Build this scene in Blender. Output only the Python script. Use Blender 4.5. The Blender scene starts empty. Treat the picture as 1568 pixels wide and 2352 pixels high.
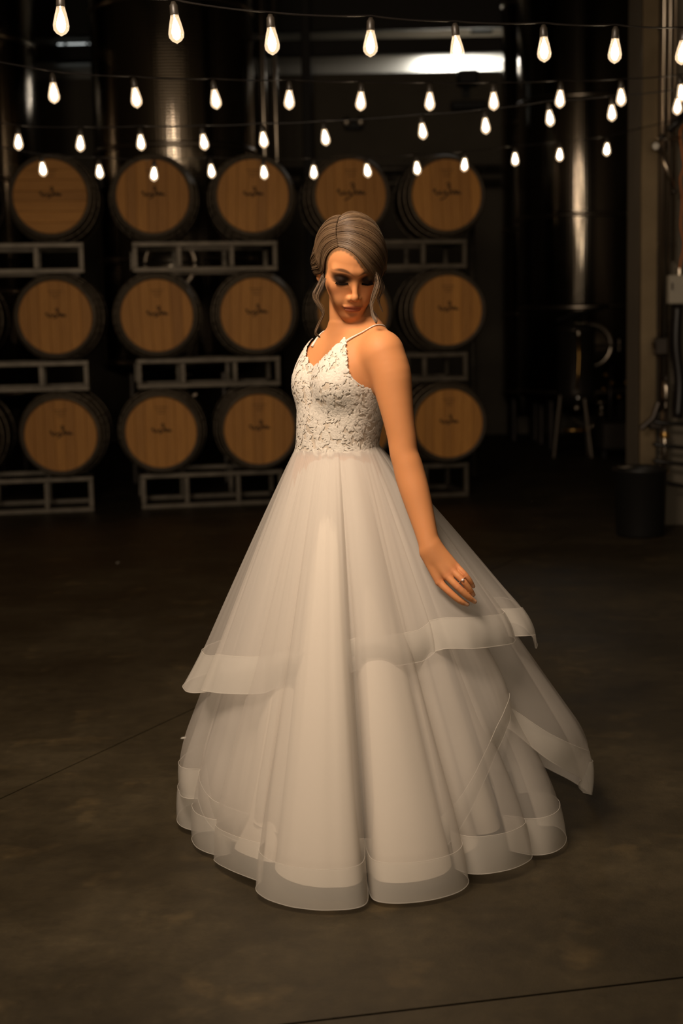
import bpy, bmesh, math, random
import numpy as np
from mathutils import Vector, Matrix
from mathutils.kdtree import KDTree

random.seed(7)
rng = np.random.default_rng(7)
SC = bpy.context.scene
COL = SC.collection

# ------------------------------------------------------------------ camera
F_PX = 3267.0
PITCH, ROLL, CAM_H = 0.1275, -0.0197, 1.315
_fw = np.array([0, math.cos(PITCH), -math.sin(PITCH)])
_up = np.array([0, math.sin(PITCH), math.cos(PITCH)])
_ri = np.array([1.0, 0, 0])
CR = math.cos(ROLL) * _ri + math.sin(ROLL) * _up
CU = -math.sin(ROLL) * _ri + math.cos(ROLL) * _up
CAM = np.array([0, 0, CAM_H])
cam_d = bpy.data.cameras.new('camera')
cam = bpy.data.objects.new('camera', cam_d)
COL.objects.link(cam)
cam.matrix_world = Matrix(((CR[0], CU[0], -_fw[0], CAM[0]), (CR[1], CU[1], -_fw[1], CAM[1]),
                           (CR[2], CU[2], -_fw[2], CAM[2]), (0, 0, 0, 1)))
cam_d.sensor_fit = 'VERTICAL'
cam_d.sensor_height = 36.0
cam_d.lens = F_PX / 2352 * 36.0
cam_d.clip_end = 100
cam_d.dof.use_dof = True
cam_d.dof.focus_distance = 3.6
cam_d.dof.aperture_fstop = 2.8
SC.camera = cam

# ------------------------------------------------------------------ world, lights, exposure
SC.view_settings.view_transform = 'Standard'
SC.view_settings.look = 'None'
SC.view_settings.exposure = 0.0
SC.view_settings.gamma = 1.0
SC.view_settings.use_curve_mapping = False
SC.cycles.transparent_max_bounces = 24
SC.cycles.max_bounces = 4
SC.cycles.diffuse_bounces = 2
SC.cycles.glossy_bounces = 2
SC.cycles.transmission_bounces = 2
SC.cycles.adaptive_threshold = 0.02
W = bpy.data.worlds.new('world')
SC.world = W
W.use_nodes = True
W.node_tree.nodes['Background'].inputs[0].default_value = (1.0, 0.72, 0.45, 1)
W.node_tree.nodes['Background'].inputs[1].default_value = 0.17


def area_light(name, loc, target, sx, sy, power, color, spread=180):
    d = bpy.data.lights.new(name, 'AREA')
    d.shape = 'RECTANGLE'
    d.size, d.size_y, d.energy, d.color = sx, sy, power, color
    d.spread = math.radians(spread)
    o = bpy.data.objects.new(name, d)
    COL.objects.link(o)
    o.location = loc
    o.rotation_euler = (Vector(target) - Vector(loc)).to_track_quat('-Z', 'Y').to_euler()
    return o


area_light('ceiling_lamp_light', (-0.75, 2.45, 3.0), (0.05, 3.75, 1.25), 1.1, 0.8, 57, (1.0, 0.79, 0.60), 130)
area_light('doorway_light', (-0.4, -5.5, 1.9), (-0.2, 5.0, 1.75), 0.8, 1.4, 100, (1.0, 0.83, 0.62))


def ray(x, y):
    return _fw + (x - 784) / F_PX * CR - (y - 1176) / F_PX * CU


def at(x, y, depth):          # point seen at photo pixel x, y that stands at world depth Y
    d = ray(x, y)
    return CAM + d * (depth / d[1])


def ground(x, y, z=0.0):
    d = ray(x, y)
    return CAM + d * ((z - CAM_H) / d[2])


BY = 3.70                      # depth at which the bride stands


def P(x, y, dy=0.0):
    return at(x, y, BY + dy)


# ------------------------------------------------------------------ helpers
class MB:
    def __init__(s):
        s.v, s.f, s.c = [], [], []

    def add(s, verts, faces):
        o = len(s.v)
        s.v.extend([tuple(map(float, q)) for q in verts])
        s.f.extend([tuple(i + o for i in q) for q in faces])

    def box(s, c, size, rot=None, bev=0.0):
        hx, hy, hz = size[0] / 2, size[1] / 2, size[2] / 2
        b = min(bev, hx * .9, hy * .9, hz * .9)
        if b <= 0:
            vs = [(x, y, z) for x in (-hx, hx) for y in (-hy, hy) for z in (-hz, hz)]
            fs = [(0, 1, 3, 2), (4, 6, 7, 5), (0, 4, 5, 1), (2, 3, 7, 6), (0, 2, 6, 4), (1, 5, 7, 3)]
        else:
            bm = bmesh.new()
            bmesh.ops.create_cube(bm, size=1.0)
            bmesh.ops.scale(bm, vec=(2 * hx, 2 * hy, 2 * hz), verts=bm.verts)
            bmesh.ops.bevel(bm, geom=bm.edges[:], offset=b, segments=1, affect='EDGES')
            bm.verts.index_update()
            vs = [tuple(v.co) for v in bm.verts]
            fs = [tuple(v.index for v in f.verts) for f in bm.faces]
            bm.free()
        vs = np.array(vs)
        if rot is not None:
            vs = vs @ np.array(rot).T
        s.add(vs + np.array(c), fs)
        return s

    def tube(s, pts, r, n=8, cap=True, flat=1.0):
        pts = [np.array(q, float) for q in pts]
        m = len(pts)
        rr = [r] * m if np.isscalar(r) else list(r)
        vs, fs = [], []
        ref = None
        for i, q in enumerate(pts):
            t = pts[min(i + 1, m - 1)] - pts[max(i - 1, 0)]
            t = t / (np.linalg.norm(t) + 1e-12)
            if ref is None:
                ref = np.array([0, 0, 1.0]) if abs(t[2]) < .9 else np.array([1.0, 0, 0])
            a = ref - t * (ref @ t)
            a /= np.linalg.norm(a) + 1e-12
            ref = a
            b = np.cross(t, a)
            for k in range(n):
                w = 2 * math.pi * k / n
                vs.append(q + (a * math.cos(w) + b * math.sin(w) * flat) * rr[i])
        for i in range(m - 1):
            for k in range(n):
                k2 = (k + 1) % n
                fs.append((i * n + k, i * n + k2, (i + 1) * n + k2, (i + 1) * n + k))
        if cap:
            fs.append(tuple(range(n - 1, -1, -1)))
            fs.append(tuple((m - 1) * n + k for k in range(n)))
        s.add(vs, fs)
        return s

    def lathe(s, prof, n=32, axis='z', c=(0, 0, 0), a0=0.0, a1=2 * math.pi, closed=True):
        # prof: list of (radius, height)
        vs, fs = [], []
        m = len(prof)
        cnt = n if closed else n + 1
        for k in range(cnt):
            w = a0 + (a1 - a0) * k / n
            for r, h in prof:
                x, y = r * math.cos(w), r * math.sin(w)
                q = (x, y, h) if axis == 'z' else ((x, h, y) if axis == 'y' else (h, x, y))
                vs.append(np.array(q) + np.array(c))
        for k in range(n):
            k2 = (k + 1) % cnt if closed else k + 1
            for i in range(m - 1):
                q = (k * m + i, k2 * m + i, k2 * m + i + 1, k * m + i + 1)
                fs.append(q if axis != 'y' else q[::-1])
        s.add(vs, fs)
        return s

    def mesh(s, name, smooth=False):
        me = bpy.data.meshes.new(name)
        me.from_pydata(s.v, [], s.f)
        if smooth:
            me.polygons.foreach_set('use_smooth', [True] * len(me.polygons))
        me.update()
        return me

    def build(s, name, mat, parent=None, smooth=False):
        return obj(name, s.mesh(name, smooth), mat, parent)


def obj(name, me, mat, parent=None):
    o = bpy.data.objects.new(name, me)
    COL.objects.link(o)
    if mat is not None and len(me.materials) == 0:
        me.materials.append(mat)
    if parent is not None:
        o.parent = parent
    return o


def thing(name, label, cat, group=None, loc=(0, 0, 0), rotz=0.0):
    o = bpy.data.objects.new(name, None)
    COL.objects.link(o)
    o.empty_display_size = 0.1
    o.location = loc
    o.rotation_euler = (0, 0, rotz)
    return tag(o, label, cat, group)


def tag(o, label, cat, group=None):
    o['label'] = label
    o['category'] = cat
    if group:
        o['group'] = group
    return o


def struct(o, label=None):
    o['kind'] = 'structure'
    if label:
        o['label'] = label
    return o


def dup(root):
    r = root.copy()
    COL.objects.link(r)
    for ch in list(root.children):
        c = ch.copy()
        COL.objects.link(c)
        c.parent = r
        for g in list(ch.children):
            d = g.copy()
            COL.objects.link(d)
            d.parent = c
    return r


def frame_to(o, loc, rotz=0):
    o.location = loc
    o.rotation_euler = (0, 0, rotz)


def rotx(a):
    c, s = math.cos(a), math.sin(a)
    return np.array([[1, 0, 0], [0, c, -s], [0, s, c]])


def roty(a):
    c, s = math.cos(a), math.sin(a)
    return np.array([[c, 0, s], [0, 1, 0], [-s, 0, c]])


def rotz_m(a):
    c, s = math.cos(a), math.sin(a)
    return np.array([[c, -s, 0], [s, c, 0], [0, 0, 1]])


def catmull(pts, per=8):
    pts = [np.array(q, float) for q in pts]
    ext = [2 * pts[0] - pts[1]] + pts + [2 * pts[-1] - pts[-2]]
    out = []
    for i in range(1, len(ext) - 2):
        p0, p1, p2, p3 = ext[i - 1:i + 3]
        for k in range(per):
            t = k / per
            out.append(0.5 * ((2 * p1) + (-p0 + p2) * t + (2 * p0 - 5 * p1 + 4 * p2 - p3) * t * t
                              + (-p0 + 3 * p1 - 3 * p2 + p3) * t ** 3))
    out.append(pts[-1])
    return out


# ------------------------------------------------------------------ materials
def new_mat(name):
    m = bpy.data.materials.new(name)
    m.use_nodes = True
    nt = m.node_tree
    return m, nt, nt.nodes['Principled BSDF']


def N(nt, typ, **kw):
    n = nt.nodes.new(typ)
    for k, v in kw.items():
        setattr(n, k, v)
    return n


def ramp(nt, fac, stops):
    r = nt.nodes.new('ShaderNodeValToRGB')
    el = r.color_ramp.elements
    while len(el) < len(stops):
        el.new(0.5)
    for e, (p, c) in zip(el, stops):
        e.position = p
        e.color = (*c, 1) if len(c) == 3 else c
    nt.links.new(fac, r.inputs['Fac'])
    return r


def simple_mat(name, color, rough=0.5, metal=0.0, noise=0.0, scale=8.0, bump=0.0, spec=0.5):
    m, nt, b = new_mat(name)
    b.inputs['Base Color'].default_value = (*color, 1)
    b.inputs['Roughness'].default_value = rough
    b.inputs['Metallic'].default_value = metal
    b.inputs['Specular IOR Level'].default_value = spec
    if noise > 0 or bump > 0:
        tc = N(nt, 'ShaderNodeTexCoord')
        nz = N(nt, 'ShaderNodeTexNoise')
        nz.inputs['Scale'].default_value = scale
        nz.inputs['Detail'].default_value = 5
        nt.links.new(tc.outputs['Object'], nz.inputs['Vector'])
        if noise > 0:
            lo = tuple(max(0, c * (1 - noise)) for c in color)
            hi = tuple(min(1, c * (1 + noise)) for c in color)
            rp = ramp(nt, nz.outputs['Fac'], [(0.3, lo), (0.7, hi)])
            nt.links.new(rp.outputs['Color'], b.inputs['Base Color'])
        if bump > 0:
            bp = N(nt, 'ShaderNodeBump')
            bp.inputs['Strength'].default_value = bump
            bp.inputs['Distance'].default_value = 0.01
            nt.links.new(nz.outputs['Fac'], bp.inputs['Height'])
            nt.links.new(bp.outputs['Normal'], b.inputs['Normal'])
    return m


def emit_mat(name, color, strength):
    m, nt, b = new_mat(name)
    b.inputs['Base Color'].default_value = (0, 0, 0, 1)
    b.inputs['Emission Color'].default_value = (*color, 1)
    b.inputs['Emission Strength'].default_value = strength
    return m


def concrete_mat():
    m, nt, b = new_mat('concrete')
    tc = N(nt, 'ShaderNodeTexCoord')
    n1 = N(nt, 'ShaderNodeTexNoise')
    n1.inputs['Scale'].default_value = 1.3
    n1.inputs['Detail'].default_value = 8
    n1.inputs['Roughness'].default_value = 0.62
    n2 = N(nt, 'ShaderNodeTexNoise')
    n2.inputs['Scale'].default_value = 14
    n2.inputs['Detail'].default_value = 8
    n2.inputs['Roughness'].default_value = 0.75
    n3 = N(nt, 'ShaderNodeTexNoise')
    n3.inputs['Scale'].default_value = 5
    n3.inputs['Detail'].default_value = 4
    for n in (n1, n2, n3):
        nt.links.new(tc.outputs['Object'], n.inputs['Vector'])
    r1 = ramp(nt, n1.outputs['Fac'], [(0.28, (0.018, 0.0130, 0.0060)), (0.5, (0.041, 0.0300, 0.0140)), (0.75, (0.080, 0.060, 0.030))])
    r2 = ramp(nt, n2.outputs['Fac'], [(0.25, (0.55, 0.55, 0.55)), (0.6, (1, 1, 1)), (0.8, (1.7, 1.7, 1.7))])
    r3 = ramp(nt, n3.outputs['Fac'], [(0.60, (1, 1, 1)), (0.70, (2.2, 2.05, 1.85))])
    mx = N(nt, 'ShaderNodeMix', data_type='RGBA', blend_type='MULTIPLY')
    mx.inputs[0].default_value = 1
    nt.links.new(r1.outputs[0], mx.inputs[6])
    nt.links.new(r2.outputs[0], mx.inputs[7])
    mx2 = N(nt, 'ShaderNodeMix', data_type='RGBA', blend_type='MULTIPLY')
    mx2.inputs[0].default_value = .6
    nt.links.new(mx.outputs[2], mx2.inputs[6])
    nt.links.new(r3.outputs[0], mx2.inputs[7])
    nt.links.new(mx2.outputs[2], b.inputs['Base Color'])
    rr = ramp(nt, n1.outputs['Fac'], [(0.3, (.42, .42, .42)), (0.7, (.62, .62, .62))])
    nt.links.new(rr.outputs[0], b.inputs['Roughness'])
    b.inputs['Specular IOR Level'].default_value = 0.35
    bp = N(nt, 'ShaderNodeBump')
    bp.inputs['Strength'].default_value = .25
    bp.inputs['Distance'].default_value = .01
    nt.links.new(n2.outputs['Fac'], bp.inputs['Height'])
    nt.links.new(bp.outputs['Normal'], b.inputs['Normal'])
    return m


def oak_mat():
    m, nt, b = new_mat('oak_head')
    tc = N(nt, 'ShaderNodeTexCoord')
    oi = N(nt, 'ShaderNodeObjectInfo')
    mp = N(nt, 'ShaderNodeMapping')
    mp.inputs['Scale'].default_value = (30, 30, 3)
    cb = N(nt, 'ShaderNodeVectorMath', operation='ADD')
    nt.links.new(tc.outputs['Object'], mp.inputs['Vector'])
    nt.links.new(mp.outputs[0], cb.inputs[0])
    nt.links.new(oi.outputs['Random'], cb.inputs[1])
    nz = N(nt, 'ShaderNodeTexNoise')
    nz.inputs['Scale'].default_value = 2
    nz.inputs['Detail'].default_value = 6
    nt.links.new(cb.outputs[0], nz.inputs['Vector'])
    r1 = ramp(nt, nz.outputs['Fac'], [(0.25, (0.51, 0.218, 0.038)), (0.75, (0.63, 0.285, 0.053))])
    r2 = ramp(nt, oi.outputs['Random'], [(0.0, (.85, .83, .80)), (0.5, (1, 1, 1)), (1.0, (1.14, 1.14, 1.12))])
    mx = N(nt, 'ShaderNodeMix', data_type='RGBA', blend_type='MULTIPLY')
    mx.inputs[0].default_value = 1
    nt.links.new(r1.outputs[0], mx.inputs[6])
    nt.links.new(r2.outputs[0], mx.inputs[7])
    nt.links.new(mx.outputs[2], b.inputs['Base Color'])
    b.inputs['Roughness'].default_value = .6
    return m


def tank_mat():
    m, nt, b = new_mat('dimpled_steel')
    b.inputs['Base Color'].default_value = (0.36, 0.31, 0.25, 1)
    b.inputs['Metallic'].default_value = 1
    b.inputs['Roughness'].default_value = 0.13
    b.inputs['Anisotropic'].default_value = 0.5
    tc = N(nt, 'ShaderNodeTexCoord')
    mp = N(nt, 'ShaderNodeMapping')
    mp.inputs['Scale'].default_value = (32, 32, 40)
    nt.links.new(tc.outputs['Object'], mp.inputs['Vector'])
    vo = N(nt, 'ShaderNodeTexVoronoi')
    vo.inputs['Scale'].default_value = 1
    vo.inputs['Randomness'].default_value = 0.1
    nt.links.new(mp.outputs[0], vo.inputs['Vector'])
    bp = N(nt, 'ShaderNodeBump')
    bp.inputs['Strength'].default_value = .16
    bp.inputs['Distance'].default_value = .01
    nt.links.new(vo.outputs['Distance'], bp.inputs['Height'])
    nt.links.new(bp.outputs['Normal'], b.inputs['Normal'])
    return m


def sheer_mat(name, color, alpha, trans=0.22):
    m = bpy.data.materials.new(name)
    m.use_nodes = True
    nt = m.node_tree
    nt.nodes.clear()
    out = N(nt, 'ShaderNodeOutputMaterial')
    tr = N(nt, 'ShaderNodeBsdfTransparent')
    df = N(nt, 'ShaderNodeBsdfDiffuse')
    tl = N(nt, 'ShaderNodeBsdfTranslucent')
    df.inputs[0].default_value = (*color, 1)
    tl.inputs[0].default_value = (*color, 1)
    m1 = N(nt, 'ShaderNodeMixShader')
    m1.inputs[0].default_value = trans
    nt.links.new(df.outputs[0], m1.inputs[1])
    nt.links.new(tl.outputs[0], m1.inputs[2])
    m2 = N(nt, 'ShaderNodeMixShader')
    m2.inputs[0].default_value = alpha
    nt.links.new(tr.outputs[0], m2.inputs[1])
    nt.links.new(m1.outputs[0], m2.inputs[2])
    nt.links.new(m2.outputs[0], out.inputs[0])
    return m


def vcol_mat(name, rough, sss=0.0, spec=0.4, aniso=0.0):
    m, nt, b = new_mat(name)
    a = N(nt, 'ShaderNodeVertexColor')
    a.layer_name = 'Col'
    nt.links.new(a.outputs[0], b.inputs['Base Color'])
    b.inputs['Roughness'].default_value = rough
    b.inputs['Specular IOR Level'].default_value = spec
    b.inputs['Anisotropic'].default_value = aniso
    if sss:
        b.inputs['Subsurface Weight'].default_value = sss
        b.inputs['Subsurface Radius'].default_value = (1, .35, .15)
        b.inputs['Subsurface Scale'].default_value = .006
    return m


def glass_bulb_mat():
    m = bpy.data.materials.new('bulb_glass')
    m.use_nodes = True
    nt = m.node_tree
    nt.nodes.clear()
    out = N(nt, 'ShaderNodeOutputMaterial')
    tr = N(nt, 'ShaderNodeBsdfTransparent')
    gl = N(nt, 'ShaderNodeBsdfGlossy')
    gl.inputs['Roughness'].default_value = .05
    em = N(nt, 'ShaderNodeEmission')
    em.inputs[0].default_value = (1, .70, .42, 1)
    em.inputs[1].default_value = .55
    mx = N(nt, 'ShaderNodeMixShader')
    mx.inputs[0].default_value = .12
    nt.links.new(tr.outputs[0], mx.inputs[1])
    nt.links.new(gl.outputs[0], mx.inputs[2])
    ad = N(nt, 'ShaderNodeAddShader')
    nt.links.new(mx.outputs[0], ad.inputs[0])
    nt.links.new(em.outputs[0], ad.inputs[1])
    nt.links.new(ad.outputs[0], out.inputs[0])
    return m


M = dict(
    concrete=concrete_mat(), oak=oak_mat(), tank=tank_mat(),
    joint=simple_mat('joint_filler', (.012, .009, .006), .9),
    stave=simple_mat('dark_stave', (.055, .034, .016), .6, noise=.4, scale=9),
    hoop=simple_mat('galvanised_hoop', (.22, .18, .13), .45, .8, noise=.3, scale=6),
    rack=simple_mat('rack_steel', (.13, .11, .085), .45, .55, noise=.25, scale=12),
    mark=simple_mat('branding_ink', (.035, .018, .008), .8),
    steel=simple_mat('stainless', (.55, .47, .38), .28, 1.0, noise=.1, scale=4),
    darksteel=simple_mat('dark_steel', (.06, .05, .042), .4, .7, noise=.2, scale=5),
    black=simple_mat('black_plastic', (.010, .009, .008), .5),
    rubber=simple_mat('black_rubber', (.010, .008, .007), .4),
    wall=simple_mat('painted_wall', (.16, .135, .10), .8, noise=.12, scale=2),
    wallup=simple_mat('upper_wall', (.62, .60, .55), .7, noise=.06, scale=3),
    beam=simple_mat('dark_beam', (.03, .024, .018), .6),
    ceil=simple_mat('dark_ceiling', (.03, .025, .02), .8),
    panelm=simple_mat('brushed_panel', (.20, .15, .09), .42, .9, noise=.2, scale=3),
    boxm=simple_mat('grey_enclosure', (.40, .36, .29), .5),
    orange=simple_mat('orange_cable', (.55, .16, .02), .5),
    dialw=simple_mat('gauge_face', (.75, .72, .66), .4),
    brass=simple_mat('brass', (.60, .36, .12), .35, 1.0),
    winlit=emit_mat('lit_window', (.95, 1.0, .97), 0.95),
    windim=emit_mat('dusk_window', (.55, .72, .70), 0.13),
    mull=simple_mat('mullion', (.03, .03, .03), .5),
    chip=simple_mat('paper_chip', (.7, .66, .58), .7),
    glass=glass_bulb_mat(),
    filament=emit_mat('filament', (1.0, .74, .46), 44.0),
    socket=simple_mat('socket', (.03, .024, .018), .4),
    skin=vcol_mat('skin', .58, .12, .22), hair=vcol_mat('hair', .42, 0, .45),
    bodice=simple_mat('bodice_lining', (.56, .475, .38), .75, noise=.18, scale=55),
    lace=simple_mat('lace', (.64, .585, .51), .75, noise=.08, scale=120, bump=.15),
    satin=simple_mat('skirt_lining', (.66, .59, .50), .8),
    tulle=sheer_mat('tulle', (.80, .74, .67), .32),
    horse=sheer_mat('horsehair_band', (.82, .77, .69), .40),
    cord=sheer_mat('hem_cord', (.84, .79, .71), .34),
    lash=simple_mat('lash', (.008, .005, .004), .9, spec=0.0),
    silver=simple_mat('silver', (.8, .78, .75), .2, 1.0),
    gem=simple_mat('gem', (.95, .95, .98), .05, 0.3),
)

for k_ in ('glass', 'windim', 'winlit'):
    M[k_].cycles.emission_sampling = 'NONE'

# ================================================================== SETTING
def clip_poly(poly, p0, d, keep, gap=0.0):
    n = np.array([-d[1], d[0]]) * keep
    n = n / np.linalg.norm(n)
    out = []
    m = len(poly)
    for i in range(m):
        a, b = np.array(poly[i]), np.array(poly[(i + 1) % m])
        da, db = (a - p0) @ n - gap, (b - p0) @ n - gap
        if da >= 0:
            out.append(tuple(a))
        if da * db < 0:
            out.append(tuple(a + (b - a) * da / (da - db)))
    return out


def prism(poly, z0, z1):
    mb = MB()
    n = len(poly)
    vs = [(x, y, z0) for x, y in poly] + [(x, y, z1) for x, y in poly]
    fs = [tuple(range(n - 1, -1, -1)), tuple(range(n, 2 * n))]
    for i in range(n):
        j = (i + 1) % n
        fs.append((i, j, n + j, n + i))
    mb.add(vs, fs)
    return mb


X0, X1, Y0, Y1 = -6.5, 6.5, -7.0, 19.2
fl = MB().box(((X0 + X1) / 2, (Y0 + Y1) / 2, -.06), (X1 - X0, Y1 - Y0, .09)).build('floor', M['joint'])
struct(fl, 'dark concrete floor with saw-cut joints')
rect = [(X0, Y0), (X1, Y0), (X1, Y1), (X0, Y1)]
jb0, jb1 = ground(720, 2345)[:2], ground(1568, 2245)[:2]
ja0, ja1 = ground(0, 1835)[:2], ground(440, 1630)[:2]
dB, dA = jb1 - jb0, ja1 - ja0
near = clip_poly(rect, jb0, dB, -1, .004)
far = clip_poly(rect, jb0, dB, 1, .004)
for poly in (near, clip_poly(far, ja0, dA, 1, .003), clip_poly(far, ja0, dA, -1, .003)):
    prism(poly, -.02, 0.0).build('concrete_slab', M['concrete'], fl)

WY = 17.5
ZP, ZB0, ZB1, ZB2 = at(1000, 165, WY)[2], at(1000, 124, WY - .1)[2], at(1000, 88, WY - .1)[2], at(1000, 68, WY - .1)[2]
wb = MB().box((0, WY + .1, ZP / 2), (13, .2, ZP)).build('wall_back', M['wall'])
struct(wb, 'dim painted back wall behind the tanks')
wu = MB().box((0, WY + 1.35, 5.8), (13, .2, 3.6)).build('wall_upper', M['wallup'])
struct(wu, 'pale upper wall behind the mezzanine')
sl = MB().box((0, WY + .75, ZP - .06), (13, 1.1, .1)).build('floor_mezzanine', M['wall'])
struct(sl)
for nm, x in (('wall_left', X0 - .1), ('wall_side', X1 + .1)):
    struct(MB().box((x, 6, 3.6), (.2, 26.4, 7.2)).build(nm, M['wall']))
struct(MB().box((0, 6, 7.3), (13.4, 26.4, .2)).build('ceiling', M['ceil']))
bm_ = MB().box((0.2, WY - .1, (ZB0 + ZB1) / 2), (12.6, .12, ZB1 - ZB0), bev=.01).box((0.2, WY - .1, ZB2 + .22), (12.6, .12, .44), bev=.01).build('trim_1', M['beam'])
struct(bm_, 'dark steel beams crossing above the back wall')
# lamp hidden behind the beam washes the upper wall
area_light('mezzanine_lamp', (1.62, WY + 1.0, ZB1 + .05), (1.64, WY + 1.12, ZP - 1), .9, .10, 36, (1.0, .97, .9))

# lit and dusky windows on the upper wall
def window(i, px0, px1, py0, py1, depth, mat, bars=()):
    a, b = at(px0, py0, depth), at(px1, py1, depth)
    cx, cz, w, h = (a[0] + b[0]) / 2, (a[2] + b[2]) / 2, abs(b[0] - a[0]), abs(a[2] - b[2])
    pane = MB().box((cx, depth, cz), (w, .02, h)).build('window_%d' % i, mat)
    struct(pane)
    fr = MB()
    t = .035
    for s in (-1, 1):
        fr.box((cx + s * (w / 2 + t / 2), depth, cz), (t, .06, h + 2 * t))
        fr.box((cx, depth, cz + s * (h / 2 + t / 2)), (w, .06, t))
    fr.build('window_frame', M['mull'], pane)
    for q in bars:
        MB().box((at(q, py0, depth)[0], depth - .03, cz), (.035, .03, h)).build('mullion', M['mull'], pane)


window(1, 133, 222, 101, 138, WY + 1.20, M['winlit'], (151, 202))
window(2, 152, 216, 42, 68, WY + 1.20, M['windim'], (198,))
window(3, 640, 668, -60, 70, WY + 1.20, M['windim'])
window(4, 1086, 1124, -60, 70, WY + 1.20, M['windim'])
window(5, 1145, 1160, -60, 12, WY + 1.20, M['windim'])

# steel post standing in front of the back wall
pp = at(706, 300, 16.6)
struct(MB().box((pp[0], 16.6, 3.5), (.11, .12, 7.0), bev=.01).build('trim_2', M['beam']), 'dark steel post in front of the back wall')

# right-hand pier carrying the pipes
PY = 9.25
xl = at(1470, 600, PY)[0]
pier = struct(MB().box((xl + 1.2, PY + .22, 3.5), (2.4, .4, 7.0)).build('wall_right', M['wall']), 'dim wall pier at the right edge carrying pipes')
MB().box((xl + .055, PY + .005, 3.5), (.11, .03, 7.0), bev=.004).build('cladding_panel', M['panelm'], pier)
MB().box((xl + .118, PY + .005, 3.5), (.012, .04, 7.0)).build('panel_seam', M['beam'], pier)

# ================================================================== BARRELS AND RACKS
BX0, BY0, BZ0, BS, BT, BV = -2.7675, 10.285, 0.585, 0.7215, 0.124, 0.86
YAW = math.atan2(BT, BS)
R_HEAD, R_END, R_BILGE, B_LEN = .2635, .284, .338, .92


def barrel_r(y):
    t = (y / B_LEN - .5) * 2
    return R_BILGE - (R_BILGE - R_END) * t * t


def plank_mesh(x0, x1, r, th=.016):
    pts = []
    n = 7
    for i in range(n + 1):
        x = x0 + (x1 - x0) * i / n
        pts.append((x, -math.sqrt(max(r * r - x * x, 0))))
    for i in range(n, -1, -1):
        x = x0 + (x1 - x0) * i / n
        pts.append((x, math.sqrt(max(r * r - x * x, 0))))
    m = len(pts)
    mb = MB()
    ins = .0012
    cx = (x0 + x1) / 2
    vs = [(x, th, z) for x, z in pts] + [(x, .003, z) for x, z in pts] + [(cx + (x - cx) * (1 - ins * 2 / (x1 - x0)), 0, z * .995) for x, z in pts]
    fs = [tuple(range(m)), tuple(range(3 * m - 1, 2 * m - 1, -1))]
    for k in range(2):
        for i in range(m):
            j = (i + 1) % m
            fs.append((k * m + j, k * m + i, (k + 1) * m + i, (k + 1) * m + j))
    mb.add(vs, fs)
    return mb.mesh('head_plank')


cuts = [-.2625, -.19, -.118, -.04, .032, .105, .185, .2625]
PLANKS = [plank_mesh(cuts[i] + .0005, cuts[i + 1] - .0005, R_HEAD) for i in range(7)]
for q in PLANKS:
    q.materials.append(M['oak'])
shell = MB()
prof = [(R_HEAD + .002, .045), (R_HEAD + .002, .004), (R_END - .004, 0.0)]
prof += [(barrel_r(y) - .001, y) for y in np.linspace(.01, B_LEN - .01, 13)]
prof += [(R_END - .004, B_LEN), (R_HEAD, B_LEN - .004), (R_HEAD, B_LEN - .03), (0, B_LEN - .03)]
shell.lathe(prof, 30, 'y')
SHELL = shell.mesh('stave_shell')
SHELL.materials.append(M['stave'])
HOOPS = []
for y0, y1 in ((.004, .042), (.115, .148), (.265, .305), (.615, .655), (.772, .805), (.878, .916)):
    h = MB().lathe([(barrel_r(y0) - .002, y0), (barrel_r(y0) + .0035, y0), (barrel_r(y1) + .0035, y1), (barrel_r(y1) - .002, y1)], 40, 'y')
    me = h.mesh('hoop', True)
    me.materials.append(M['hoop'])
    HOOPS.append(me)


def scribble(scale, seed, tail=1.0):
    r = random.Random(seed)
    mb = MB()
    s = scale
    three = [(-.006, .062), (.012, .070), (.020, .056), (.004, .044), (.020, .038), (.024, .020), (.004, -.004), (-.024 * tail, -.026 * tail), (-.045 * tail, -.032 * tail)]
    word = [(-.062, .018), (-.056, .034), (-.050, .006), (-.040, .004), (-.034, .022), (-.028, .006), (-.018, .008), (-.010, .024), (-.004, .004), (.008, .008), (.016, .026),
            (.026, .004), (.034, .026), (.040, .004), (.048, .022), (.052, .006), (.064, .012)]
    three = [(x * .85, z * .85 + .006) for x, z in three]
    word = [(x * 1.25, z) for x, z in word]
    for path, w in ((three, .0046), (word, .0046)):
        pts = catmull([(x * s + r.uniform(-.002, .002), 0, z * s) for x, z in path], 5)
        mb.tube([(p[0], -.0005, p[2]) for p in pts], w * s ** .5, 6, True, 1.0)
    for k in range(3):                                   # small stamped line under the upper rim
        z = .185 - .022 * k
        w = .05 - .012 * k
        mb.tube([(x, -.0002, z + r.uniform(-.002, .002)) for x in np.linspace(-w, w, 9)], .0022, 5)
    v = np.array(mb.v)
    v[:, 1] *= .25
    mb.v = [tuple(q) for q in v]
    return mb.mesh('brand_mark')


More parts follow.
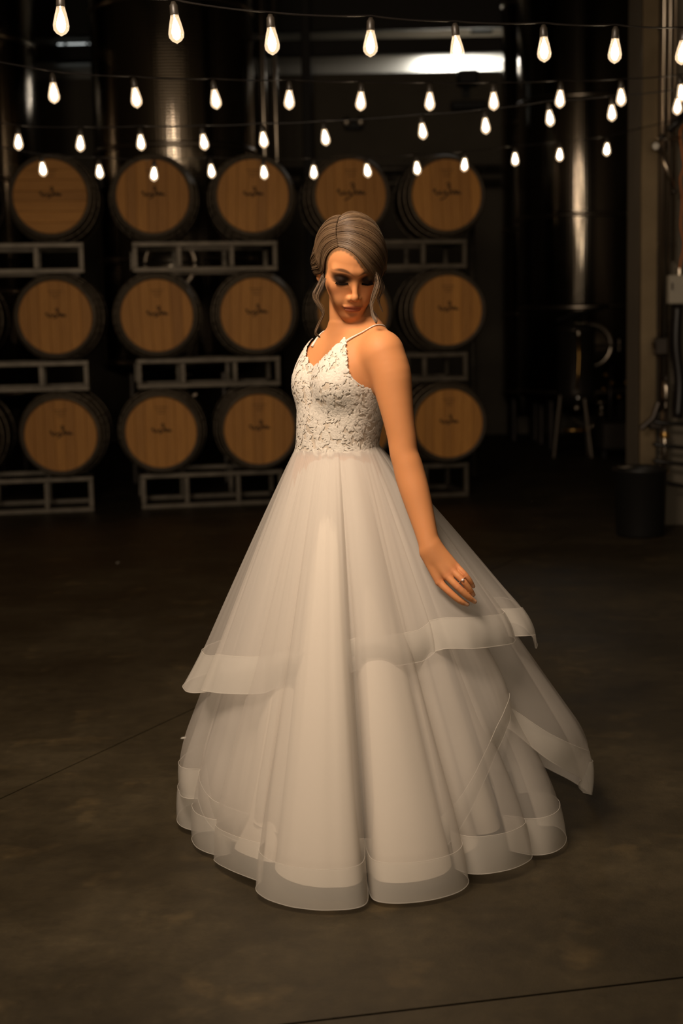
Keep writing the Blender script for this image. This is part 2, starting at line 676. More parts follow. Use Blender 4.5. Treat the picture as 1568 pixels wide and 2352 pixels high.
MARKS = [scribble(1.0, 1, .6), scribble(1.05, 2, .8), scribble(.95, 3, .5), scribble(1.35, 4, 1.1)]
for q in MARKS:
    q.materials.append(M['mark'])
rows = ['bottom', 'middle', 'top']
colname = ['cut by the left picture edge', 'first whole one from left', 'second whole one from left', 'just left of the bride',
           'second from the right end', 'at the right end']
for c in range(6):
    for w in range(3):
        pos = (BX0 + BS * c, BY0 + BT * c, BZ0 + BV * w)
        extra = ' with a pale horizontal board' if (c, w) == (1, 2) else ''
        b = thing('wine_barrel', 'oak barrel%s in the %s row, %s' % (extra, rows[w], colname[c]), 'barrel', 'oak barrels stacked on racks', pos, YAW * .6 + random.uniform(-.012, .012))
        obj('stave_shell', SHELL, None, b)
        for h in HOOPS:
            obj('hoop', h, None, b)
        spin = math.pi / 2 if (c, w) == (1, 2) else random.uniform(-.05, .05)
        for q in PLANKS:
            p = obj('head_plank', q, None, b)
            p.location = (0, .022, 0)
            p.rotation_euler = (0, spin, 0)
        k = obj('brand_mark', MARKS[3] if (w == 2 and c >= 4) else MARKS[(c + w) % 3], None, b)
        k.location = (0.005, .0205, 0.0)
        k['kind'] = 'stuff'

RAIL = .036
names = {0: 'left', 1: 'middle', 2: 'right'}
for g in range(3):
    for lev in range(3):
        cx = BX0 + BS * (2 * g + .5) + (.05 if g == 0 else .015)
        cy = BY0 + BT * (2 * g + .5)
        zt = BZ0 + BV * lev - .337
        zb = zt - .185
        if lev == 0:
            zb = RAIL / 2
        lv = ['under the bottom row', 'under the middle row', 'under the top row'][lev]
        who = ['left', 'middle', 'right'][g]
        rk = thing('barrel_rack', 'steel rack %s of barrels, in the %s stack of racks' % (lv, who), 'rack', 'steel barrel racks', (cx, cy, 0), YAW)
        for yy in (.16, .76):
            for zz in (zt, zb):
                MB().box((0, yy, zz), (1.08, RAIL, RAIL), bev=.004).build('rail', M['rack'], rk)
            for xx in (-.52, -.195, .195, .52):
                MB().box((xx, yy, (zt + zb) / 2), (.036, .036, zt - zb - RAIL), bev=.003).build('upright', M['rack'], rk)
        for xx in (-.52, .52):
            for zz in (zt, zb):
                MB().box((xx, .46, zz), (.036, .56, .036), bev=.003).build('side_rail', M['rack'], rk)

# ================================================================== TANKS
def tank(name, label, px, depth, r, z0=.75, ztop=6.6, legs=True, manway=True, n=96, dz=.55):
    x = (px - 784) / F_PX * depth
    t = thing(name, label, 'tank', 'stainless fermentation tanks', (x, depth, 0))
    MB().lathe([(0.12, z0 - .22), (r * .98, z0), (r, z0 + .03), (r, ztop), (r * .95, ztop + .05), (.2, ztop + .35), (0, ztop + .36)], n).build('shell', M['tank'], t, True)
    for zz in (z0 + .06, z0 + .95, z0 + 1.9, z0 + 3.1, z0 + 4.4):
        MB().lathe([(r - .002, zz - .025), (r + .012, zz - .02), (r + .012, zz + .02), (r - .002, zz + .025)], n).build('band', M['steel'], t, True)
    if legs:
        for k in range(4):
            a = math.pi / 4 + k * math.pi / 2
            MB().tube([(r * .8 * math.cos(a), r * .8 * math.sin(a), 0), (r * .8 * math.cos(a), r * .8 * math.sin(a), z0 - .01)], .04, 10).build('leg', M['darksteel'], t)
    if manway:
        dr = MB()
        zc = z0 + dz
        dr.lathe([(0, -.05), (.16, -.04), (.2, -.01), (.2, .03)], 32, 'y', (0, -r - .03, zc))
        dr.build('manway_door', M['steel'], t, True)
        MB().lathe([(.2, -.0), (.235, -.012), (.245, .02), (.235, .06)], 32, 'y', (0, -r - .03, zc)).build('manway_ring', M['steel'], t, True)
        MB().tube([(-.28, -r - .11, zc), (.28, -r - .11, zc)], .014, 8).tube([(.28, -r - .11, zc + .06), (.28, -r - .11, zc - .06)], .012, 8).build('clamp_bar', M['steel'], t)
        vb = MB().tube([(0.1, -r * .7, z0 - .12), (.1, -r - .12, z0 - .16)], .028, 10).lathe([(.05, -.01), (.05, .01)], 14, 'y', (.1, -r - .13, z0 - .16))
        vb.tube([(.1, -r - .1, z0 - .16), (.1, -r - .1, z0 - .04)], .012, 8).tube([(.03, -r - .1, z0 - .04), (.17, -r - .1, z0 - .04)], .012, 8)
        vb.build('valve', M['steel'], t, True)
        MB().tube([(-.17, -r * .75, z0 - .22), (0, -r * .8, z0 - .33), (.17, -r * .75, z0 - .22)], .018, 8).build('brace', M['steel'], t)
    return t


tank('steel_tank', 'stainless tank at the left edge behind the barrels', -75, 13.0, .78)
tank('steel_tank', 'wide dimpled stainless tank behind the second and third barrel columns', 428, 13.0, .715, 1.0, dz=.9)
t3 = tank('steel_tank', 'slim stainless tank behind the barrel stack\'s right end', 1205, 16.6, .22, .5, manway=False)
t4 = tank('steel_tank', 'tall dimpled stainless tank with a bright streak, right of the barrels', 1335, 15.6, .66, .55)
# vertical pipe beside the wide tank
q = at(619, 300, 13.1)
pt = thing('riser_pipe', 'pair of vertical stainless pipes right of the wide tank', 'pipe', None, (q[0], 13.1, 0))
for dx, rr in ((-.05, .03), (.06, .022)):
    MB().tube([(dx, 0, 0), (dx, 0, 6.8)], rr, 12).build('pipe', M['steel'], pt, True)
for zz in (.6, 2.2, 3.9):
    MB().box((0, .0, zz), (.2, .09, .035), bev=.005).build('bracket', M['darksteel'], pt)
q = at(1083, 500, 12.6)
sp_ = thing('standpipe', 'grey vertical pipe behind the right-hand barrel column', 'pipe', None, (q[0], 12.6, 0))
MB().tube([(0, 0, 0), (0, 0, 2.5)], .028, 12).build('pipe', M['rack'], sp_, True)
MB().lathe([(.028, 2.43), (.04, 2.44), (.04, 2.5), (0, 2.51)], 14).build('cap', M['rack'], sp_)
# horizontal rails on the wall behind the barrel tops
a, b = at(640, 392, 16.9), at(1150, 385, 16.9)
rl = thing('pipe_rail', 'pair of dim horizontal pipes on the wall behind the top barrels', 'pipe')
for dz in (0, -.16):
    MB().tube([a + np.array([0, 0, dz]), b + np.array([0, 0, dz])], .035, 10).build('pipe', M['rack'], rl, True)
for t_ in (.1, .5, .9):
    c_ = a + (b - a) * t_
    MB().tube([c_ + np.array([0, 0, -.2]), c_ + np.array([0, .6, -.2])], .014, 8).tube([c_ + np.array([0, .0, .04]), c_ + np.array([0, 0, -.2])], .012, 8).build('bracket', M['darksteel'], rl)

# wall fittings
e = at(812, 288, 17.4)
em = thing('emergency_light', 'small twin-head emergency lamp on the back wall above the barrels', 'lamp', None, (e[0], WY, e[2]))
MB().box((0, -.06, 0), (.22, .12, .1), bev=.012).build('housing', M['black'], em)
for s in (-1, 1):
    MB().lathe([(.02, .04), (.05, .02), (.055, -.03), (.05, -.035)], 18, 'y', (s * .085, -.15, .04)).build('lamp_head', M['black'], em, True)
    MB().lathe([(0, -.045), (.03, -.042), (.05, -.034)], 18, 'y', (s * .085, -.15, .04)).build('lens', M['steel'], em, True)
e = at(1073, 200, 17.3)
sp = thing('wall_speaker', 'black box speaker on a bracket below the bright strip', 'speaker', None, (e[0], WY, e[2]))
MB().box((0, -.22, .10), (.24, .2, .17), bev=.015).build('cabinet', M['black'], sp)
MB().box((0, -.33, .10), (.2, .02, .13), bev=.004).build('grille', M['rubber'], sp)
MB().tube([(0, 0, 0), (0, -.2, 0), (0, -.2, .03)], .02, 8).box((0, -.01, -.02), (.1, .02, .16)).build('bracket', M['black'], sp)
MB().box((.02, -.1, -.2), (.42, .16, .1), bev=.015).build('lower_housing', M['black'], sp)

# portable vessel on splayed legs before the right tank
VY = 14.35
vx = at(1322, 850, VY)[0]
ve = thing('portable_vessel', 'dark cylindrical vessel on splayed legs in front of the right tank', 'vessel', None, (vx, VY, 0))
MB().lathe([(0, .5), (.12, .52), (.185, .60), (.19, .64), (.19, 1.24), (.20, 1.25), (.20, 1.28), (.17, 1.31), (0, 1.34)], 36).build('body', M['darksteel'], ve, True)
MB().tube([(-.01, -.21, 1.22), (-.005, -.21, 1.0), (-.01, -.21, .85), (-.03, -.215, .68)], .016, 10).build('sight_tube', M['brass'], ve, True)
MB().lathe([(.03, -.03), (.034, 0), (.03, .03), (0, .031)], 16, 'z', (-.01, -.21, 1.24)).build('tube_fitting', M['steel'], ve, True)
MB().lathe([(0, -.04), (.028, -.028), (.04, 0), (.028, .028), (0, .04)], 18, 'z', (-.015, -.22, .60)).build('valve_ball', M['silver'], ve, True)
MB().lathe([(0, -.035), (.03, -.02), (.034, 0), (.02, .03), (0, .035)], 18, 'z', (-.03, -.22, .50)).build('outlet', M['steel'], ve, True)
MB().tube([(-.14, -.12, .27), (.08, -.12, .27)], .022, 8).build('crossbar', M['brass'], ve, True)
for x0_, x1_, y0_, y1_ in ((-.17, -.24, -.1, -.14), (.06, .13, -.14, -.2), (.1, .16, .12, .16), (-.12, -.18, .12, .18)):
    MB().tube([(x0_, y0_, .62), (x1_, y1_, 0.0)], .018, 8).build('leg', M['steel'], ve)
MB().tube([(-.2, -.05, 1.36), (-.05, -.05, 1.41), (.12, -.05, 1.45), (.32, -.02, 1.50)], .022, 8).build('hose', M['rubber'], ve)

# valve cluster to its right
cx_, cy_ = at(1410, 900, 14.2)[0], 14.2
vc = thing('pump_unit', 'dark pump with brass valves beside the portable vessel', 'pump', None, (cx_, cy_, 0))
MB().box((0, 0, .22), (.34, .4, .3), bev=.03).build('motor_housing', M['darksteel'], vc)
MB().tube([(-.05, -.05, .35), (-.05, -.05, .9), (.12, -.05, .9), (.12, -.05, .5)], .025, 10).build('manifold', M['darksteel'], vc, True)
for x_, z_ in ((-.1, .82), (-.04, .74), (.1, .74), (.16, .75), (.03, .60), (-.12, .68)):
    MB().lathe([(0, -.02), (.022, -.014), (.026, 0), (.02, .016), (0, .02)], 14, 'y', (x_, -.09, z_)).build('valve_knob', M['brass'], vc, True)
for x_ in (-.13, .13):
    MB().box((x_, 0, .035), (.04, .36, .07)).build('foot', M['rubber'], vc)

# ================================================================== RIGHT EDGE PIPES
RY = PY - .07


def rp(x, y, d=0.0):
    return at(x, y, RY + d)


cd = thing('conduit_run', 'bright vertical steel conduits clamped to the right pier', 'conduit')
for xa, rr, zl in ((1520, .017, .75), (1534, .011, .75), (1546, .009, rp(1546, 600)[2])):
    p_ = rp(xa, 600)
    MB().tube([(p_[0], RY, zl), (p_[0], RY, 6.5)], rr, 12).build('conduit', M['steel'], cd, True)
for yy in (60, 330, 560, 760):
    p_ = rp(1533, yy)
    MB().box((p_[0], RY + .03, p_[2]), (.11, .03, .02), bev=.003).build('clamp', M['darksteel'], cd)
sb = thing('switch_box', 'dark switch box with a lever on the conduit', 'switch', None, tuple(rp(1516, 795, -.05)))
MB().box((0, 0, 0), (.085, .07, .11), bev=.008).build('housing', M['darksteel'], sb)
MB().tube([(-.05, -.02, .02), (-.05, -.06, -.01)], .009, 8).build('lever', M['steel'], sb)
g = rp(1505, 336, -.04)
ga = thing('pressure_gauge', 'round white-faced pressure gauge on the pipework at the right', 'gauge', None, tuple(g))
MB().lathe([(0, .02), (.024, .02), (.026, -.008), (.022, -.012)], 24, 'y').build('case', M['steel'], ga, True)
MB().lathe([(0, -.009), (.021, -.009)], 24, 'y').build('dial', M['dialw'], ga)
MB().box((.004, -.0105, .004), (.014, .001, .002), roty(-.7)).build('needle', M['black'], ga)
pw = thing('gauge_pipework', 'diagonal stainless pipe hanging from a horizontal pipe beside the gauge', 'pipe')
MB().tube([rp(1508, 318, -.07), rp(1530, 320, -.07), rp(1560, 316, -.07)], .010, 10).build('top_pipe', M['steel'], pw, True)
MB().tube([rp(1514, 338, -.07), rp(1546, 432, -.07)], .013, 10).build('diagonal_pipe', M['steel'], pw, True)
MB().lathe([(0, -.02), (.02, -.015), (.02, .015), (0, .02)], 14, 'z', rp(1518, 316, -.07)).lathe([(0, -.015), (.017, -.012), (.017, .012), (0, .015)], 14, 'z', rp(1548, 440, -.07)).build('fitting', M['darksteel'], pw, True)
MB().tube([rp(1535, 300, -.07), rp(1555, 280, -.07), rp(1572, 262, -.07)], .022, 10).build('dark_elbow', M['rubber'], pw, True)
bx = thing('junction_box', 'grey electrical box on the right pier below the orange cable', 'box', None, tuple(rp(1552, 665, -.075)))
MB().box((0, 0, 0), (.105, .08, .18), bev=.006).build('enclosure', M['boxm'], bx)
MB().box((-.035, -.045, .02), (.008, .012, .045)).build('latch', M['darksteel'], bx)
MB().lathe([(0, 0), (.016, 0), (.016, .04), (0, .04)], 12, 'z', (.02, 0, .09)).build('gland', M['steel'], bx)
cb_ = MB().tube(catmull([rp(1580, 280, -.05), rp(1562, 300, -.05), rp(1566, 350, -.05), rp(1570, 385, -.05), rp(1562, 410, -.05), rp(1566, 460, -.05), rp(1563, 520, -.05), rp(1570, 560, -.05), rp(1563, 600, -.05), rp(1557, 640, -.05)], 6), .006, 8).build('orange_cable', M['orange'], None, True)
tag(cb_, 'orange cable looping down the right edge of the picture', 'cable')
hs = MB().tube(catmull([rp(1556, 700, -.06), rp(1552, 790, -.06), rp(1560, 880, -.06), rp(1556, 960, -.07)], 6), .035, 10).build('hanging_hose', M['rubber'], None, True)
tag(hs, 'thick black hose hanging below the grey electrical box', 'hose')
fh = thing('filter_housing', 'small rounded stainless filter housing at the right edge', 'filter', None, tuple(rp(1529, 900, -.11)))
MB().lathe([(0, -.07), (.018, -.06), (.024, -.03), (.024, .03), (.018, .06), (0, .07)], 20).build('housing', M['steel'], fh, True)
MB().lathe([(0, .07), (.014, .07), (.014, .10), (0, .10)], 14).build('cap', M['darksteel'], fh)
MB().tube([(0, 0, -.065), (0, 0, -.1)], .008, 8).build('stem', M['steel'], fh)
vs_ = thing('valve_stack', 'cluster of dark valves, levers and hoses above the black bin', 'valves')
MB().tube([rp(1527, 945, -.05), rp(1525, 1105, -.05)], .022, 10).build('manifold', M['steel'], vs_, True)
MB().tube([rp(1472, 985, -.08), rp(1500, 960, -.08), rp(1512, 925, -.08)], .018, 8).build('lever', M['darksteel'], vs_)
MB().box(rp(1505, 975, -.07), (.09, .06, .06), bev=.01).build('valve_body', M['darksteel'], vs_)
for y0, y1 in ((968, 975), (1020, 1030), (1058, 1068), (1105, 1120)):
    MB().tube(catmull([rp(1500, y0, -.1), rp(1530, y0 + 4, -.12), rp(1585, y1, -.12)], 5), .013, 8).build('hose', M['rubber'], vs_, True)
for y_ in (1000, 1080):
    MB().lathe([(.024, -.02), (.03, 0), (.024, .02)], 14, 'z', rp(1526, y_, -.05)).build('clamp', M['brass'], vs_, True)
bn_p = ground(1468, 1228)
bn = thing('waste_bin', 'black plastic bin on the floor below the right pier', 'bin', None, (bn_p[0], bn_p[1] - .02, 0))
MB().lathe([(0, 0), (.14, 0), (.15, .015), (.162, .40), (.170, .405), (.170, .43), (.158, .43), (.150, .39), (.135, .03), (0, .03)], 36).build('body', M['black'], bn, True)
MB().tube([(.05 * math.cos(t) - .11, .035 * math.sin(t) - .1, .44) for t in np.linspace(0, 2 * math.pi, 20)], .006, 6, False).build('ring_handle', M['rack'], bn, True)

# bits of paper on the floor
for px, py, lb in ((421, 1696, 'tiny white paper scrap on the floor left of the dress'), (270, 1293, 'small pale scrap on the floor in front of the left barrels')):
    gpt = ground(px, py)
    mb_ = MB()
    mb_.add([(-.008, -.005, 0), (.007, -.006, .001), (.009, .004, .003), (-.006, .006, .0005), (-.008, -.005, .001), (.007, -.006, .002), (.009, .004, .004), (-.006, .006, .0015)],
            [(3, 2, 1, 0), (4, 5, 6, 7), (0, 1, 5, 4), (1, 2, 6, 5), (2, 3, 7, 6), (3, 0, 4, 7)])
    o_ = mb_.build('paper_scrap', M['chip'])
    o_.location = (gpt[0], gpt[1], .0005)
    tag(o_, lb, 'scrap')

# ================================================================== STRING LIGHTS
GLASS = MB().lathe([(.0112, -.028), (.0122, -.036), (.0160, -.050), (.0200, -.068), (.0220, -.080), (.0205, -.091), (.0135, -.100), (.0045, -.1055), (0, -.108)], 22).mesh('glass_envelope', True)
GLASS.materials.append(M['glass'])
FIL = MB().lathe([(0, -.034), (.0095, -.060), (.0125, -.076), (.0095, -.087), (0, -.092)], 8).mesh('filament', True)
FIL.materials.append(M['filament'])
SOCK = MB().lathe([(0, .006), (.006, .006), (.0085, 0), (.0115, -.004), (.0125, -.028), (.0115, -.032), (0, -.032)], 16).mesh('socket', True)
SOCK.materials.append(M['socket'])
ROWS = [
    ('nearest', [(-110, 28), (141, 50), (400, 68), (622, 95), (852, 101), (1045, 112), (1248, 114), (1413, 117), (1569, 122)], (141, 3.95), (1413, 4.65)),
    ('second', [(122, 215), (308, 225), (490, 229), (665, 230), (830, 233), (987, 234), (1133, 233), (1287, 228), (1425, 224), (1561, 214)], (122, 5.45), (1425, 6.45)),
    ('third', [(42, 327), (185, 330), (322, 328), (464, 327), (602, 322), (743, 317), (967, 302), (1113, 290), (1259, 272), (1404, 260), (1557, 245)], (42, 7.1), (1404, 6.9)),
    ('farthest', [(96, 389), (227, 395), (355, 400), (483, 394), (604, 397), (720, 396), (840, 393), (956, 387), (1068, 379), (1182, 366), (1285, 356), (1394, 344)], (96, 7.9), (1394, 8.8)),
]
ORD = ['first', 'second', 'third', 'fourth', 'fifth', 'sixth', 'seventh', 'eighth', 'ninth', 'tenth', 'eleventh', 'twelfth']
proto = None
for nm, pts, (xa, ya), (xb, yb) in ROWS:
    tops = []
    i = 0
    for px, py in pts:
        Y = ya + (yb - ya) * (px - xa) / (xb - xa)
        top = at(px, py, Y) + np.array([0, 0, .069])
        tops.append(top)
        if px < 0:
            continue
        if proto is None:
            proto = thing('light_bulb', 'x', 'light bulb')
            obj('glass_envelope', GLASS, None, proto)
            obj('filament', FIL, None, proto)
            obj('socket', SOCK, None, proto)
            r_ = proto
        else:
            r_ = dup(proto)
        r_.location = top
        r_.rotation_euler = (random.uniform(-.08, .08), random.uniform(-.13, .07), 0)
        tag(r_, '%s glowing teardrop bulb from the left on the %s string of lights' % (ORD[i], nm), 'light bulb', 'bulbs on the %s string' % nm)
        i += 1
    L = tops[0] + (tops[0] - tops[1]) * 3 + np.array([0, 0, .12])
    Rr = tops[-1] + (tops[-1] - tops[-2]) * 3 + np.array([0, 0, .12])
    path = []
    seq = [L] + tops + [Rr]
    for a, b in zip(seq[:-1], seq[1:]):
        for k in range(6):
            t = k / 6
            q = a + (b - a) * t
            path.append(q + np.array([0, 0, 0.0115 - .005 * 4 * t * (1 - t)]))
    path.append(seq[-1])
    o = MB().tube(path, .0028, 6).build('festoon_cable', M['rubber'], None, True)
    tag(o, 'thin black cord of the %s string of lights' % nm, 'cord', 'cords of the light strings')

# ================================================================== BRIDE
ALPHA = math.radians(58)
FV = np.array([-math.sin(ALPHA), -math.cos(ALPHA), 0])       # chest direction
LV = np.array([math.cos(ALPHA), -math.sin(ALPHA), 0])        # towards her left
UP = np.array([0, 0, 1.0])


def smin(a, b, k):
    h = np.maximum(k - np.abs(a - b), 0) / k
    return np.minimum(a, b) - h * h * k * .25


def smax(a, b, k):
    return -smin(-a, -b, k)


class Prim:
    def __init__(s, fn, lo, hi, k, op='u'):
        s.fn, s.k, s.op = fn, k, op
        s.lo, s.hi = np.array(lo) - k - .014, np.array(hi) + k + .014


FAR = .03


def cone(a, b, ra, rb, k=.02, op='u'):
    a, b = np.array(a, float), np.array(b, float)
    ab = b - a
    l2 = ab @ ab

    def fn(p):
        t = np.clip(((p - a) @ ab) / l2, 0, 1)
        return np.linalg.norm(p - a - t[:, None] * ab, axis=1) - (ra + (rb - ra) * t)
    m = max(ra, rb)
    return Prim(fn, np.minimum(a, b) - m, np.maximum(a, b) + m, k, op)


def limb(pts, rad, k=.02, kj=.004):
    rows = [np.r_[np.array(q, float), r] for q, r in zip(pts, rad)]
    rows = np.array(catmull(rows, 3))
    pts, rad = [q[:3] for q in rows], [q[3] for q in rows]
    segs = [cone(pts[i], pts[i + 1], rad[i], rad[i + 1]) for i in range(len(pts) - 1)]

    def fn(p):
        d = segs[0].fn(p)
        for q in segs[1:]:
            d = np.minimum(d, q.fn(p))
        return d
    a = np.array(pts)
    m = max(rad)
    return Prim(fn, a.min(0) - m, a.max(0) + m, k)


def ell(c, r, ax=None, k=.02, op='u'):
    c, r = np.array(c, float), np.array(r, float)
    ax = np.eye(3) if ax is None else np.array(ax)

    def fn(p):
        q = (p - c) @ ax.T
        k0 = np.linalg.norm(q / r, axis=1)
        k1 = np.linalg.norm(q / (r * r), axis=1) + 1e-9
        return k0 * (k0 - 1) / k1
    m = r.max()
    return Prim(fn, c - m, c + m, k, op)


def eval_pts(prims, p):
    d = np.full(len(p), FAR)
    for q in prims:
        m = np.all((p > q.lo) & (p < q.hi), axis=1)
        if not m.any():
            continue
        v = q.fn(p[m])
        d[m] = smin(d[m], v, q.k) if q.op == 'u' else smax(d[m], -v, q.k)
    return d


def eval_grid(prims, axes):
    n = [len(a) for a in axes]
    D = np.full(n, FAR, np.float32)
    for q in prims:
        a = [max(np.searchsorted(axes[i], q.lo[i]) - 1, 0) for i in range(3)]
        b = [min(np.searchsorted(axes[i], q.hi[i]) + 1, n[i]) for i in range(3)]
        if any(b[i] <= a[i] for i in range(3)):
            continue
        pts = np.stack(np.meshgrid(*[axes[i][a[i]:b[i]] for i in range(3)], indexing='ij'), -1).reshape(-1, 3)
        sl = D[a[0]:b[0], a[1]:b[1], a[2]:b[2]]
        v = q.fn(pts).reshape(sl.shape)
        D[a[0]:b[0], a[1]:b[1], a[2]:b[2]] = smin(sl, v, q.k) if q.op == 'u' else smax(sl, -v, q.k)
    return D


def axis(*segs):
    out = []
    for lo_, hi_, h_ in segs:
        out.append(np.arange(lo_, hi_ - h_ * .25, h_))
    return np.concatenate(out)


def surface_nets(D, axes):
    neg = D < 0
    c = np.zeros(tuple(s - 1 for s in D.shape), np.int8)
    for i in (0, 1):
        for j in (0, 1):
            for k in (0, 1):
                c += neg[i:D.shape[0] - 1 + i, j:D.shape[1] - 1 + j, k:D.shape[2] - 1 + k]
    ijk = np.argwhere((c > 0) & (c < 8))
    idx = np.full(c.shape, -1, np.int32)
    idx[tuple(ijk.T)] = np.arange(len(ijk))
    acc = np.zeros((len(ijk), 3))
    cnt = np.zeros(len(ijk))
    cor = [(i, j, k) for i in (0, 1) for j in (0, 1) for k in (0, 1)]
    for a in cor:
        for b in cor:
            if sum(b) - sum(a) == 1 and sum(abs(x - y) for x, y in zip(a, b)) == 1:
                va = D[tuple((ijk + a).T)]
                vb = D[tuple((ijk + b).T)]
                m = (va < 0) != (vb < 0)
                t = (va[m] / (va[m] - vb[m]))[:, None]
                acc[m] += np.array(a) + t * (np.array(b) - np.array(a))
                cnt[m] += 1
    fr = ijk + acc / cnt[:, None]
    V = np.stack([np.interp(fr[:, i], np.arange(len(axes[i])), axes[i]) for i in range(3)], 1)
    quads = []
    for ax in range(3):
        o = [0, 0, 0]
        o[ax] = 1
        s0 = tuple(slice(0, D.shape[i] - o[i]) for i in range(3))
        s1 = tuple(slice(o[i], D.shape[i]) for i in range(3))
        e = np.argwhere(neg[s0] != neg[s1])
        u, w = [i for i in range(3) if i != ax]
        e = e[(e[:, u] > 0) & (e[:, w] > 0) & (e[:, u] < c.shape[u]) & (e[:, w] < c.shape[w])]
        du, dw = np.zeros(3, int), np.zeros(3, int)
        du[u] = 1
        dw[w] = 1
        q = np.stack([idx[tuple((e - du - dw).T)], idx[tuple((e - dw).T)], idx[tuple(e.T)], idx[tuple((e - du).T)]], 1)
        flip = neg[tuple(e.T)]
        if ax == 1:
            flip = ~flip
        q[~flip] = q[~flip][:, ::-1]
        quads.append(q)
    return V, np.concatenate(quads)


def grad(prims, p, e=.0008):
    g = np.zeros_like(p)
    for s in ((1, -1, -1), (-1, -1, 1), (-1, 1, -1), (1, 1, 1)):
        s = np.array(s, float)
        g += s * eval_pts(prims, p + s * e)[:, None]
    return g / (np.linalg.norm(g, axis=1)[:, None] + 1e-12), np.linalg.norm(g, axis=1) / (4 * e)


def project(prims, p, off=0.0, it=3):
    p = np.array(p, float)
    for _ in range(it):
        d = eval_pts(prims, p) - off
        n, sl = grad(prims, p)
        step = np.clip(d / np.clip(sl, .4, 2.0), -.012, .012)
        p = p - n * step[:, None]
    return p


def np_mesh(name, V, Q, smooth=True):
    me = bpy.data.meshes.new(name)
    me.from_pydata([tuple(v) for v in V.tolist()], [], [tuple(q) for q in Q.tolist()])
    me.polygons.foreach_set('use_smooth', [smooth] * len(me.polygons))
    me.update()
    return me


# ---- head frame: x to the viewer's right, y out of the face, z up
HY, HP, HR = math.radians(9), math.radians(27), math.radians(1.5)
hf = np.array([math.sin(HY) * math.cos(HP), -math.cos(HY) * math.cos(HP), -math.sin(HP)])
hx = np.array([math.cos(HY), math.sin(HY), 0])
hz = np.cross(hf, hx)
hx, hz = hx * math.cos(HR) - hz * math.sin(HR), hz * math.cos(HR) + hx * math.sin(HR)
HA = np.stack([hx, hf, hz])                  # rows: local axes in world
HO = P(803, 611, -.045)


def h2w(q):
    return HO + np.array(q, float) @ HA


def w2h(p):
    return (np.array(p) - HO) @ HA.T


def hc(a, b, ra, rb, k=.012, op='u'):
    return cone(h2w(a), h2w(b), ra, rb, k, op)


def he(c, r, k=.012, op='u', tilt=0.0):
    ax = HA
    if tilt:
        ax = rotx(tilt) @ HA
    return ell(h2w(c), r, ax, k, op)


head = [
    he((0, -.014, .032), (.0735, .096, .087), .02),
    he((0, .022, .022), (.062, .070, .075), .02),
    he((0, .034, -.040), (.0490, .054, .074), .02),
    he((0, .069, -.0970), (.0155, .018, .0165), .020),
]
for s in (-1, 1):
    head += [
        he((s * .039, .048, -.024), (.024, .030, .026), .028),
        hc((s * .044, .005, -.048), (s * .013, .062, -.096), .013, .012, .025),      # jaw line
        hc((s * .010, .085, .021), (s * .046, .068, .020), .0068, .0060, .018),         # brow ridge
        he((s * .0325, .0985, .000), (.0165, .014, .0105), .014, 's'),                  # eye socket
        he((s * .0320, .0695, -.0015), (.0155, .0155, .0135), .004),                    # closed lid
        he((s * .0098, .0915, -.0460), (.0064, .0080, .0062), .006),                    # nostril wing
        he((s * .024, .066, -.060), (.017, .018, .018), .026),
        he((s * .0765, -.012, -.012), (.008, .018, .030), .006, tilt=.2),               # ear
        he((s * .0755, -.006, -.036), (.006, .008, .010), .005),
    ]
head += [
    hc((0, .080, .010), (0, .1035, -.036),   .0058, .0075, .010),                         # nose bridge
    he((0, .1040, -.0405), (.0078, .0086, .0076), .008),                                # nose tip
    he((0, .0865, -.066), (.018, .010, .014), .012),                                    # mouth mound
    he((0, .0905, -.0690), (.0235, .0066, .0048), .005),                                # upper lip
    he((0, .0905, -.0780), (.0195, .0072, .0056), .005),                                # lower lip
    he((0, .0905, -.0895), (.014, .006, .005), .008, 's'),                              # below lower lip
]
HEAD = head

torso_z = np.array([.70, .80, .92, 1.02, 1.10, 1.175, 1.232, 1.275, 1.305, 1.335])
torso_a = np.array([.15, .168, .150, .117, .128, .140, .146, .132, .088, .05])
torso_b = np.array([.12, .122, .112, .093, .099, .100, .091, .075, .056, .045])
torso_x = np.array([-.01, -.01, -.010, -.008, .003, .016, .022, .026, .028, .030])
torso_y = np.array([.02, .02, .01, 0, 0, -.005, -.005, 0, .0, .0])


def smooth_interp(z, zs, vs):
    zf = np.linspace(zs[0], zs[-1], 160)
    vf = np.interp(zf, zs, vs)
    ker = np.hanning(17)
    ker /= ker.sum()
    vf = np.convolve(np.pad(vf, 8, mode='edge'), ker, 'valid')
    return np.interp(z, zf, vf)


def torso_fn(p):
    z = p[:, 2]
    a, b = smooth_interp(z, torso_z, torso_a), smooth_interp(z, torso_z, torso_b)
    cx, cy = smooth_interp(z, torso_z, torso_x), smooth_interp(z, torso_z, torso_y) + BY
    dx, dy = p[:, 0] - cx, p[:, 1] - cy
    u, v = dx * LV[0] + dy * LV[1], dx * FV[0] + dy * FV[1]
    k0 = np.sqrt((u / a) ** 2 + (v / b) ** 2) + 1e-9
    k1 = np.sqrt((u / a ** 2) ** 2 + (v / b ** 2) ** 2) + 1e-9
    d = k0 * (k0 - 1) / k1
    return np.maximum(np.maximum(d, z - 1.33), .70 - z)


def torso_c(z):
    return np.stack([smooth_interp(z, torso_z, torso_x), smooth_interp(z, torso_z, torso_y) + BY, z], -1)


